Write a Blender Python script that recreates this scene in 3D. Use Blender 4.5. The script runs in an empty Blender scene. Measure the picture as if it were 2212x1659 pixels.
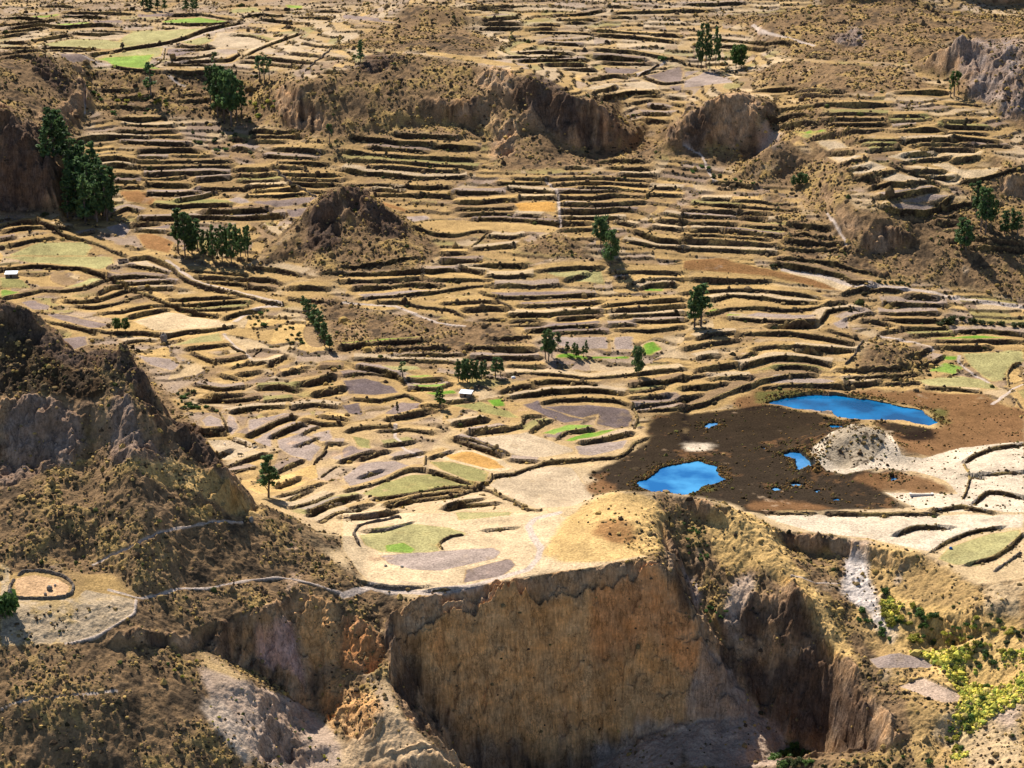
import bpy, math, random
import numpy as np
from mathutils import Vector
from mathutils.geometry import delaunay_2d_cdt
S = bpy.context.scene
COL = S.collection
R = math.radians
# ------------------------------------------------------------------ camera, sky, sun, exposure
CZ, PITCH, HFOV = 300.0, R(18.0), R(30.0)
cam_d = bpy.data.cameras.new("camera"); cam = bpy.data.objects.new("camera", cam_d); COL.objects.link(cam)
cam.location = (0, 0, CZ); cam.rotation_euler = (R(90) - PITCH, 0, 0)
cam_d.sensor_width = 36; cam_d.lens = 18 / math.tan(HFOV / 2); cam_d.clip_start = 1; cam_d.clip_end = 12000
S.camera = cam
SUN_AZ, SUN_EL = R(-28), R(46)          # from the back left, high
W = bpy.data.worlds.new("World"); S.world = W; W.use_nodes = True
wn = W.node_tree.nodes; wn.clear()
wo = wn.new("ShaderNodeOutputWorld"); wb = wn.new("ShaderNodeBackground"); ws = wn.new("ShaderNodeTexSky")
ws.sky_type = 'NISHITA'; ws.sun_disc = False; ws.sun_elevation = SUN_EL; ws.sun_rotation = SUN_AZ
ws.altitude = 3400; ws.air_density = 0.75; ws.dust_density = 2.5; ws.ozone_density = 1.0
wb.inputs[1].default_value = 0.095
W.node_tree.links.new(ws.outputs[0], wb.inputs[0]); W.node_tree.links.new(wb.outputs[0], wo.inputs[0])
sl = bpy.data.lights.new("sun", 'SUN'); so = bpy.data.objects.new("sun", sl); COL.objects.link(so)
sl.energy = 5.0; sl.angle = R(0.53); sl.color = (1.0, 0.95, 0.895)
sv = Vector((math.sin(SUN_AZ) * math.cos(SUN_EL), math.cos(SUN_AZ) * math.cos(SUN_EL), math.sin(SUN_EL)))
so.rotation_euler = sv.to_track_quat('Z', 'Y').to_euler(); so.location = (-300, 900, 900)
S.view_settings.view_transform = 'Standard'; S.view_settings.look = 'None'
S.view_settings.exposure = 0.92; S.view_settings.gamma = 1.0
random.seed(7); RNG = np.random.default_rng(11)

# ------------------------------------------------------------------ survey helpers: a sight line (U,V) of the survey frame to the ground
FPX, CU, CV = 1106 / math.tan(HFOV / 2), 1106.0, 829.5
def ray(U, V):
    a = (np.asarray(U, float) - CU) / FPX; b = (np.asarray(V, float) - CV) / FPX
    dy = math.cos(PITCH) - b * math.sin(PITCH); dz = math.sin(PITCH) + b * math.cos(PITCH)
    return a / dy, dz / dy            # s = x/y , m = drop per metre forward
def project(s, y, z):                 # plan -> survey frame
    m = (CZ - z) / y
    b = (m * math.cos(PITCH) - math.sin(PITCH)) / (math.cos(PITCH) + m * math.sin(PITCH))
    dy = math.cos(PITCH) - b * math.sin(PITCH)
    return CU + FPX * s * dy, CV + FPX * b
TU = (0.0, 737.9, 1475.7); TV = (0.0, 553.4, 1106.8)
def pts(txt):
    return [tuple(float(c) for c in p.split(',')) for p in txt.split()]
def tile(n, txt):
    if n == 0: return pts(txt)
    u0, v0 = TU[(n - 1) % 3], TV[(n - 1) // 3]
    return [(u0 + x / 2.998, v0 + y / 2.998) for x, y in pts(txt)]

# ------------------------------------------------------------------ noise
def _h(ix, iy, seed):
    n = (ix.astype(np.int64) * 374761393 + iy.astype(np.int64) * 668265263 + seed * 974634777) & 0x7fffffff
    n = ((n ^ (n >> 13)) * 1274126177) & 0x7fffffff
    n = (n ^ (n >> 16)) & 0xffff
    return n.astype(np.float32) * (1 / 65535.0)
def vnoise(x, y, seed=0):
    xf = np.floor(x); yf = np.floor(y); fx = (x - xf).astype(np.float32); fy = (y - yf).astype(np.float32)
    xi = xf.astype(np.int64); yi = yf.astype(np.int64)
    fx = fx * fx * (3 - 2 * fx); fy = fy * fy * (3 - 2 * fy)
    a = _h(xi, yi, seed); b = _h(xi + 1, yi, seed); c = _h(xi, yi + 1, seed); d = _h(xi + 1, yi + 1, seed)
    return (a + (b - a) * fx) * (1 - fy) + (c + (d - c) * fx) * fy
def fbm(x, y, lam, octv=4, seed=0, gain=0.5):
    t = np.zeros(np.broadcast(x, y).shape, np.float32); amp = 1.0; tot = 0; f = 1.0 / lam
    for o in range(octv):
        ca, sa = math.cos(o * 1.1 + seed), math.sin(o * 1.1 + seed)
        t += amp * vnoise((x * ca - y * sa) * f + 17.3 * o, (x * sa + y * ca) * f + 9.1 * o, seed + o)
        tot += amp; amp *= gain; f *= 2.03
    return t / tot * 2 - 1            # about -1..1
def sstep(a, b, x):
    t = np.clip((x - a) / (b - a), 0, 1); return t * t * (3 - 2 * t)
# ------------------------------------------------------------------ the land: break lines (crests, feet, rims) surveyed as (U,V,height) or (U,V,distance)
TP, TE = [], []
def _add(seq, chain):
    i0 = len(TP); TP.extend(seq)
    if chain: TE.extend((i0 + k, i0 + k + 1) for k in range(len(seq) - 1))
def zline(txt, chain=True):
    o = []
    for U, V, z in pts(txt):
        s, m = ray(U, V); y = (CZ - z) / m; o.append((float(s * y), float(y), z))
    _add(o, chain)
def yline(txt, chain=True):
    o = []
    for U, V, y in pts(txt):
        s, m = ray(U, V); o.append((float(s * y), y, float(CZ - m * y)))
    _add(o, chain)
def hid(txt, chain=False):            # ground out of sight: (U, distance, height)
    _add([((U - CU) / FPX / math.cos(PITCH) * y, y, z) for U, y, z in pts(txt)], chain)
# far rim and beyond
zline("-250,-60,120 300,-60,122 900,-60,132 1500,-60,135 1900,-60,138 2450,-60,128")
hid("-600,2300,175 300,2300,180 1100,2300,185 1900,2300,185 2800,2300,175 -600,4600,330 1100,4600,330 2800,4600,330")
hid("-1300,2300,175 3500,2300,175 -1300,4600,330 3500,4600,330 -1300,1500,130 3500,1500,130 -1300,1100,90 3500,1100,90 -1300,800,60 3500,800,40 -1300,600,20 3500,600,-20 -1300,400,-90 3500,400,-90 -1300,500,-40 3500,500,-60 1106,400,-95")
# left plateau and left amphitheatre
zline("-250,60,106 100,60,102 350,60,102 600,60,102", False)
zline("-250,100,100 250,110,95 450,110,95 600,120,97", False)
zline("200,150,89 350,152,90 520,150,91 600,150,93 640,160,95")
zline("200,185,80 350,185,81 480,180,82 580,185,84", False)
zline("215,250,66 350,250,66 500,250,65 600,250,70", False)
zline("200,340,50 350,340,50 500,340,49 620,340,54", False)
zline("180,410,38 350,410,37 500,410,37 620,420,42", False)
zline("150,475,27 300,475,28 450,475,28 580,475,30", False)
yline("-250,150,1240 -60,205,1222 0,220,1215 30,252,1208 60,300,1200 90,342,1192 115,400,1184 130,455,1172")
zline("-250,480,30 0,468,27 60,470,26 128,470,26")
hid("-200,1290,84 0,1262,76 70,1245,60")
zline("-250,150,104 0,150,101 60,118,105 90,112,106 115,122,103 150,160,93 170,200,82 190,245,69")
zline("-100,212,90 0,212,88 50,240,83 100,235,79 120,290,63 150,300,60 150,380,45", False)
# mesa in the middle
zline("600,180,88 640,180,94 690,165,98 780,142,103 810,116,107 870,112,108 950,124,107 1000,132,107")
yline("1000,133,1309 1060,143,1290 1130,160,1273 1200,185,1262 1250,205,1256 1300,240,1255 1340,275,1258 1400,302,1264")
yline("1000,165,1296 1060,195,1272 1130,238,1254 1185,288,1242 1235,332,1232 1300,332,1240 1370,335,1245")
zline("640,230,80 760,200,89 900,200,90 1000,215,87 700,250,76 850,250,77 1000,270,73 1080,300,66", False)
zline("640,290,62 700,288,66 850,288,67 1000,292,66 1060,320,60", False)
zline("640,340,54 850,340,57 1050,345,57 1150,350,57 1300,350,55 1430,335,56", False)
zline("700,390,44 900,400,46 1050,400,48 1200,400,50 1400,400,50 1550,400,52", False)
zline("600,480,31 950,480,35 1050,480,36 1200,480,40 1400,480,41 1550,480,42", False)
zline("950,555,27 1050,555,28 1200,560,30 1400,560,30 1550,560,31", False)
zline("870,60,112 1000,75,111 1150,60,110 1300,60,108 1450,60,108 780,80,108 690,110,103 1000,105,109 1100,120,106", False)
zline("1200,120,99 1300,140,93 1400,110,99 1450,160,88 1350,190,85 1550,150,90 1620,120,96 1420,250,72 1500,190,84 1430,310,60", False)
zline("1150,95,103 1300,105,101 1500,118,98", False)
yline("850,35,1475 880,9,1480 930,6,1478 1000,22,1465"); zline("840,62,111 930,62,111 1010,60,110"); zline("790,15,108 760,40,108", False)
# rocky spur and the right-hand bench
yline("1440,305,1216 1460,260,1218 1500,225,1222 1560,195,1228 1610,188,1234 1650,205,1238 1690,238,1240")
yline("1445,330,1206 1520,327,1204 1600,312,1207 1655,328,1203"); hid("1470,1262,75 1560,1268,86 1620,1275,92")
zline("1560,340,62 1650,350,60 1650,400,54 1700,440,48", False)
zline("1690,290,80 1720,310,73 1760,340,68 1800,400,61 1850,450,55 1900,466,53 2000,455,52 2100,445,54 2212,435,56 2450,430,58")
zline("1720,380,58 1760,440,50 1800,500,42 1850,540,36 1900,560,31 2000,520,40 2100,520,41 2212,520,42 2450,520,44", False)
zline("1650,480,43 1700,520,38 1700,560,32 1800,570,30", False)
zline("1850,595,27 1930,602,25 2050,626,21 2212,660,16 2450,700,12")
zline("1850,330,77 1950,400,65 2000,300,82 1900,300,83 2150,390,66 2212,380,70 1800,250,89 2000,220,96 2100,300,82 2212,340,78 2450,330,80", False)
zline("1700,200,90 1800,200,98 1700,170,97 1690,132,103 1800,142,106 1940,143,106 2022,187,100", False)
zline("1620,160,92 1640,132,97", False)
yline("2035,105,1280 2080,82,1266 2150,86,1252 2212,88,1240 2450,85,1225")
yline("2030,180,1262 2062,222,1226 2120,236,1206 2160,262,1190 2212,300,1172 2450,340,1150")
zline("2135,232,92 2170,280,84 2205,318,79"); zline("1960,120,107 2010,140,103 2040,150,100", False)
yline("1650,35,1450 1700,24,1462 1760,14,1474 1840,3,1482 1950,12,1466 2050,34,1436 2130,45,1415 2212,60,1392 2450,75,1380")
zline("1560,60,106 1640,70,107 1700,100,105 1800,110,106 1900,112,107", False)
hid("1700,1540,112 1840,1560,112 2050,1530,108 2212,1500,106 2450,1500,106"); zline("2150,18,104 2212,22,103", False)
# rock knoll in the bowl
yline("655,475,1100 680,440,1106 705,410,1112 745,400,1115 775,404,1114 800,420,1112 850,460,1108 900,510,1098")
yline("640,525,1085 700,574,1060 800,580,1060 900,562,1066"); yline("690,486,1097 750,486,1097 820,492,1096"); hid("640,1130,34 745,1150,37 850,1140,37 930,1120,33")
zline("1120,530,33 1200,505,40 1260,520,37", False)
# bowl floor and terraces below
zline("-250,560,20 0,560,19 100,560,18 300,560,20 500,600,18 620,600,20 640,560,26", False)
zline("-250,640,13 100,640,13 300,640,13 450,660,11 600,690,10 700,640,17 620,640,16", False)
zline("330,700,9 450,740,7 350,830,4 450,800,5 560,780,6 700,760,9 700,800,6 600,900,2", False)
zline("850,620,20 1000,620,20 1200,620,21 1400,620,21 1550,620,21 1700,620,22 1800,640,19", False)
zline("850,690,12 1000,690,13 1200,690,14 1400,690,14 1550,690,14 1700,700,13", False)
zline("900,760,8 1050,760,8 1200,770,7 1400,770,8 1550,770,8 1650,770,8 1800,780,6", False)
zline("900,830,3 1050,830,3 1200,850,2 1400,850,3 1550,830,3 1650,835,0", False)
zline("1700,745,10 1850,740,10 1885,742,13 1940,745,12 2000,740,8 2212,730,8 2450,730,9 2000,680,13 2212,690,13 1900,820,1 2000,800,2 2212,800,2 2450,800,3 1800,835,0", False)
zline("560,960,1 650,1000,0 800,960,1 900,920,1 1000,900,1 1200,900,0 1100,1000,-1 900,1000,0 1300,960,-1", False)
zline("510,1000,1 560,1050,0 640,1080,0 720,1150,1 800,1080,2 800,1160,3 950,1060,1 950,1130,3 1100,1060,1 1100,1120,3 1200,1040,-1", False)
# marsh
zline("1300,1010,-2 1380,920,-2 1500,885,-2 1650,862,-2 1850,845,-2 2000,865,-2 2100,920,-1.5 1500,960,-2 1700,950,-2 1500,1050,-2 1700,1050,-2 1850,1075,-2 1980,1090,-1.5 2040,1000,-1 1750,1095,-2 1650,1090,-2 1300,1048,-2", False)
yline("1775,962,815 1815,940,822 1845,920,827 1862,916,828 1890,921,827 1915,945,822"); zline("1830,1005,-1 1765,990,-1.2 1930,960,-1 1950,1000,-0.5", False); hid("1840,872,-2 1900,872,-2 1780,862,-2")
yline("1850,960,817 1842,985,808", False)
zline("2080,1000,1 2212,985,1.5 2450,980,2 2080,1080,0 2212,1060,1 1650,1106,0 1800,1106,-1 1950,1105,-1 2212,1110,0 2450,1110,0 2212,1180,-1", False)
# front promontory, its rim and the great scarp
zline("1150,1180,4 1180,1130,5 1220,1100,7 1290,1074,11 1330,1060,13 1410,1060,12 1480,1068,11 1560,1088,9 1600,1110,6")
zline("1200,1200,5 1300,1150,9 1300,1200,6 1380,1120,11", False)
hid("1170,770,0 1250,768,-2 1330,768,-2 1450,768,-2 1560,762,-2 1640,758,-1")
yline("1405,1064,739 1415,1110,728 1428,1160,704 1424,1213,683")
yline("400,1372,618 482,1337,630 579,1309,642 631,1278,654 677,1283,656 725,1301,655 774,1330,652 820,1363,648 839,1353,650 878,1320,654 904,1298,657 969,1283,662 1034,1265,668 1150,1245,675 1300,1226,680 1424,1214,682 1455,1245,682 1490,1305,679 1520,1400,675 1535,1500,671 1531,1548,668")
yline("459,1412,619 602,1488,629 677,1543,626 709,1576,617 742,1614,607 774,1659,598 800,1700,592")
yline("822,1368,646 840,1412,640 838,1470,629 836,1531,613 888,1567,607 937,1603,602 995,1659,596 1020,1700,591")
yline("862,1425,651 888,1483,650 937,1564,646 969,1613,643 1020,1700,640 1100,1702,648 1200,1690,656 1290,1655,661 1400,1580,667 1500,1560,667")
yline("1500,1610,652 1450,1659,640 1560,1659,638 1350,1700,640", False)
# gully right of the scarp
yline("1458,1180,720 1500,1262,708 1530,1340,695 1553,1397,685 1575,1470,678 1610,1540,671 1650,1590,663 1690,1650,654")
zline("1500,1120,2 1560,1140,1 1480,1100,6", False)
# spur on the right with its dark face
zline("1600,1111,6 1640,1140,2 1683,1207,-4 1743,1294,-12 1803,1408,-26 1870,1480,-30 1924,1541,-31 1924,1600,-37")
yline("1560,1215,713 1612,1213,712 1626,1290,699 1704,1311,692 1748,1345,684 1780,1400,673 1808,1448,665 1850,1520,644 1887,1568,632")
yline("1566,1400,687 1590,1468,682 1624,1520,678 1680,1585,671 1722,1622,667 1796,1642,652 1850,1652,638 1892,1618,628")
yline("1590,1310,696", False)
# right-hand valley
zline("1604,1113,4 1650,1132,0 1696,1149,-1 1756,1155,-1 1816,1161,-1 1876,1173,-1.5 1955,1193,-1.5 2000,1198,-2 2040,1218,-3 2085,1250,-4 2130,1262,-4 2212,1240,-3 2450,1230,-3")
yline("1700,1185,726.5 1760,1196,725 1820,1206,719 1880,1228,711 1960,1238,703 2030,1258,691.5 2090,1294,675 2140,1304,668 2212,1290,670")
zline("1780,1230,-10 1850,1300,-16 1900,1405,-25 1900,1445,-25.5 2020,1410,-24.5 2020,1440,-25 1960,1475,-27.5 2070,1475,-27.5 1960,1530,-28.5 2060,1535,-28.5 1890,1330,-18 1950,1310,-14 2050,1330,-12 2150,1360,-12 2212,1400,-13", False)
zline("1940,1395,-22 2050,1450,-23 2150,1495,-26 2050,1600,-36 2000,1560,-31 1920,1630,-41 2120,1540,-28 2212,1500,-22 2160,1600,-31 2212,1659,-31 2000,1659,-40 2450,1500,-20 2450,1659,-30", False)
# left peak
zline("-250,700,90 -100,665,93 0,652,95 40,656,94 70,672,91 100,700,86 130,742,80 160,773,75.5 200,777,75 240,764,78 258,752,81 276,748,82 300,790,76 330,842,67 365,895,59 400,920,55 430,962,48 460,984,45 485,1008,42 490,1045,34.5 560,1085,26 620,1112,20 680,1150,14 720,1190,9 750,1225,7 785,1258,3")
hid("-250,800,50 0,795,46 130,780,38 276,775,34 400,745,20 490,727,12 560,722,8 680,716,3 -250,870,16 0,860,12 276,835,8 400,805,4 490,770,2 -250,950,12 0,940,12 150,930,10 276,900,7")
zline("-250,860,66 0,860,66 100,860,66 200,860,66 290,862,67 320,900,58 0,760,78 100,790,74 200,800,73", False)
zline("-250,1000,46 0,1000,44.5 100,1000,46 200,1000,46 290,990,51 440,1020,41", False)
zline("-250,1100,38 0,1100,37 200,1100,36 300,1090,39 400,989,45.7 400,1095,33.9 400,1174,25 500,1107,27.6 500,1153,22.8 500,1201,17.9 600,1161,17 600,1201,13.5", False)
zline("-250,1200,28 0,1200,27 200,1200,24 700,1232,7", False)
zline("20,1240,23 85,1265,21 150,1300,19 20,1320,19 290,1300,17 300,1290,16.5 400,1262,15.5 480,1255,13 560,1243,11 620,1243,9 680,1258,7 740,1276,4 780,1264,3 940,1272,3", False)
zline("290,1340,14 200,1390,11 100,1392,12 0,1394,13 -250,1400,14 330,1366,10 425,1405,0 350,1400,5", False)
zline("-250,1659,-12 0,1659,-12 150,1659,-14 300,1659,-16 150,1520,1 300,1500,0 0,1520,2 380,1500,-3 430,1500,-5 480,1580,-13 560,1659,-24 400,1600,-12", False)
yline("540,1470,608 560,1540,598 650,1600,604 660,1659,597", False)
hid("-250,500,-45 0,500,-45 300,510,-48 500,520,-52 700,540,-70 900,560,-80 1100,570,-85 1400,560,-80 1700,570,-80 2000,550,-70 2212,540,-60 2450,540,-55 -250,430,-85 600,430,-90 1400,430,-92 2450,430,-85")
tv, te = [], []
cdt = delaunay_2d_cdt([Vector((p[0], p[1])) for p in TP], TE, [], 0, 0.05)
PV = np.array([(v.x, v.y) for v in cdt[0]]); orig = cdt[3]; TPa = np.array(TP)
PZ = np.zeros(len(PV))
for i, o in enumerate(orig):
    if len(o): PZ[i] = np.mean([TPa[k, 2] for k in o])
    else:
        d = np.hypot(TPa[:, 0] - PV[i, 0], TPa[:, 1] - PV[i, 1]); k = np.argsort(d)[:2]
        PZ[i] = (TPa[k, 2] / (d[k] + .1)).sum() / (1 / (d[k] + .1)).sum()

# ------------------------------------------------------------------ survey grid: finer where the land is near
sc = np.arange(-0.318, 0.3181, 0.00047)
g = 0.00047 * np.cumsum(1.06 ** np.arange(62)); sc = np.concatenate([-0.318 - g[::-1], sc, 0.318 + g])
sc = sc[np.abs(sc) < 0.85]
yr = [405.0]
while yr[-1] < 4550:
    y = yr[-1]
    st = 2.0 if y < 535 else .5 if y < 600 else (.24 if 615 < y < 690 else .33) if y < 735 else .5 if y < 900 else .7 if y < 1150 else .85 if y < 1400 else 1.5 if y < 1650 else min(60, 1.5 + (y - 1650) * .06)
    yr.append(y + st)
yr = np.array(yr); NC, NR = len(sc), len(yr)
X = (yr[:, None] * sc[None, :]).astype(np.float64); Y = np.repeat(yr[:, None], NC, 1)
H0 = np.full((NR, NC), np.nan)
for f in cdt[2]:
    if len(f) != 3: continue
    (x0, y0), (x1, y1), (x2, y2) = PV[list(f)]; z0, z1, z2 = PZ[list(f)]
    den = (y1 - y2) * (x0 - x2) + (x2 - x1) * (y0 - y2)
    if abs(den) < 1e-6: continue
    ss = [x0 / y0, x1 / y1, x2 / y2]; ys = [y0, y1, y2]
    a0, a1 = np.searchsorted(yr, min(ys) - .01), np.searchsorted(yr, max(ys) + .01)
    b0, b1 = np.searchsorted(sc, min(ss) - 1e-5), np.searchsorted(sc, max(ss) + 1e-5)
    if a1 <= a0 or b1 <= b0: continue
    xs, yy = X[a0:a1, b0:b1], Y[a0:a1, b0:b1]
    l0 = ((y1 - y2) * (xs - x2) + (x2 - x1) * (yy - y2)) / den
    l1 = ((y2 - y0) * (xs - x2) + (x0 - x2) * (yy - y2)) / den
    l2 = 1 - l0 - l1
    ok = (l0 > -1e-4) & (l1 > -1e-4) & (l2 > -1e-4)
    sub = H0[a0:a1, b0:b1]; sub[ok] = (l0 * z0 + l1 * z1 + l2 * z2)[ok]
if np.isnan(H0).any():
    for j in range(1, NR):
        bad = np.isnan(H0[j]); H0[j][bad] = H0[j - 1][bad]
    H0[np.isnan(H0)] = -90.0
def box(A, r, ax):
    A = np.moveaxis(A, ax, 0); P = np.concatenate([np.repeat(A[:1], r, 0), A, np.repeat(A[-1:], r, 0)], 0)
    c = np.cumsum(np.concatenate([np.zeros_like(P[:1]), P], 0), 0)
    return np.moveaxis((c[2 * r + 1:] - c[:-2 * r - 1]) / (2 * r + 1), 0, ax)
def blur(A, rr, rc):
    for _ in range(2): A = box(box(A, rr, 0), rc, 1)
    return A
Hs = blur(H0, 3, 5); Hl = blur(H0, 9, 16)
wfar = sstep(735, 800, Y); _gy = np.gradient(Hs, axis=0) / np.gradient(yr)[:, None]; _gs = np.gradient(Hs, axis=1) / (np.gradient(sc)[None, :] * Y)
kf = .65 * wfar * (1 - blur(sstep(.45, .85, np.hypot(_gy, _gs)), 4, 7)); H0 = Hs * (1 - kf) + Hl * kf
def grad(A):
    gy = np.gradient(A, axis=0) / np.gradient(yr)[:, None]
    gs = np.gradient(A, axis=1) / (np.gradient(sc)[None, :] * Y)
    return gs, gy
gx, gy = grad(H0); SL = np.hypot(gx, gy)
UG, VG = project(sc[None, :], Y, H0)
elev = (H0 - CZ) / Y; VIS = elev >= np.maximum.accumulate(elev, 0) - 0.004
def samp(A, x, y):                    # bilinear on the survey grid
    x = np.asarray(x, float); y = np.asarray(y, float); s = x / y
    j = np.clip(np.searchsorted(yr, y) - 1, 0, NR - 2); i = np.clip(np.searchsorted(sc, s) - 1, 0, NC - 2)
    ty = np.clip((y - yr[j]) / (yr[j + 1] - yr[j]), 0, 1); ts = np.clip((s - sc[i]) / (sc[i + 1] - sc[i]), 0, 1)
    return (A[j, i] * (1 - ts) + A[j, i + 1] * ts) * (1 - ty) + (A[j + 1, i] * (1 - ts) + A[j + 1, i + 1] * ts) * ty
def unproj(U, V):                     # first ground hit of a sight line
    s, m = ray(U, V); s = float(s); m = float(m)
    i = min(max(int(np.searchsorted(sc, s)), 1), NC - 1); t = (s - sc[i - 1]) / (sc[i] - sc[i - 1])
    h = H0[:, i - 1] * (1 - t) + H0[:, i] * t; d = h - (CZ - m * yr)
    k = np.nonzero(d >= 0)[0]; k = k[0] if len(k) else NR - 1
    if k == 0: return s * yr[0], yr[0]
    q = d[k - 1] / (d[k - 1] - d[k]) if d[k] != d[k - 1] else 0
    y = yr[k - 1] + (yr[k] - yr[k - 1]) * min(max(q, 0), 1)
    return s * y, y
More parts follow.
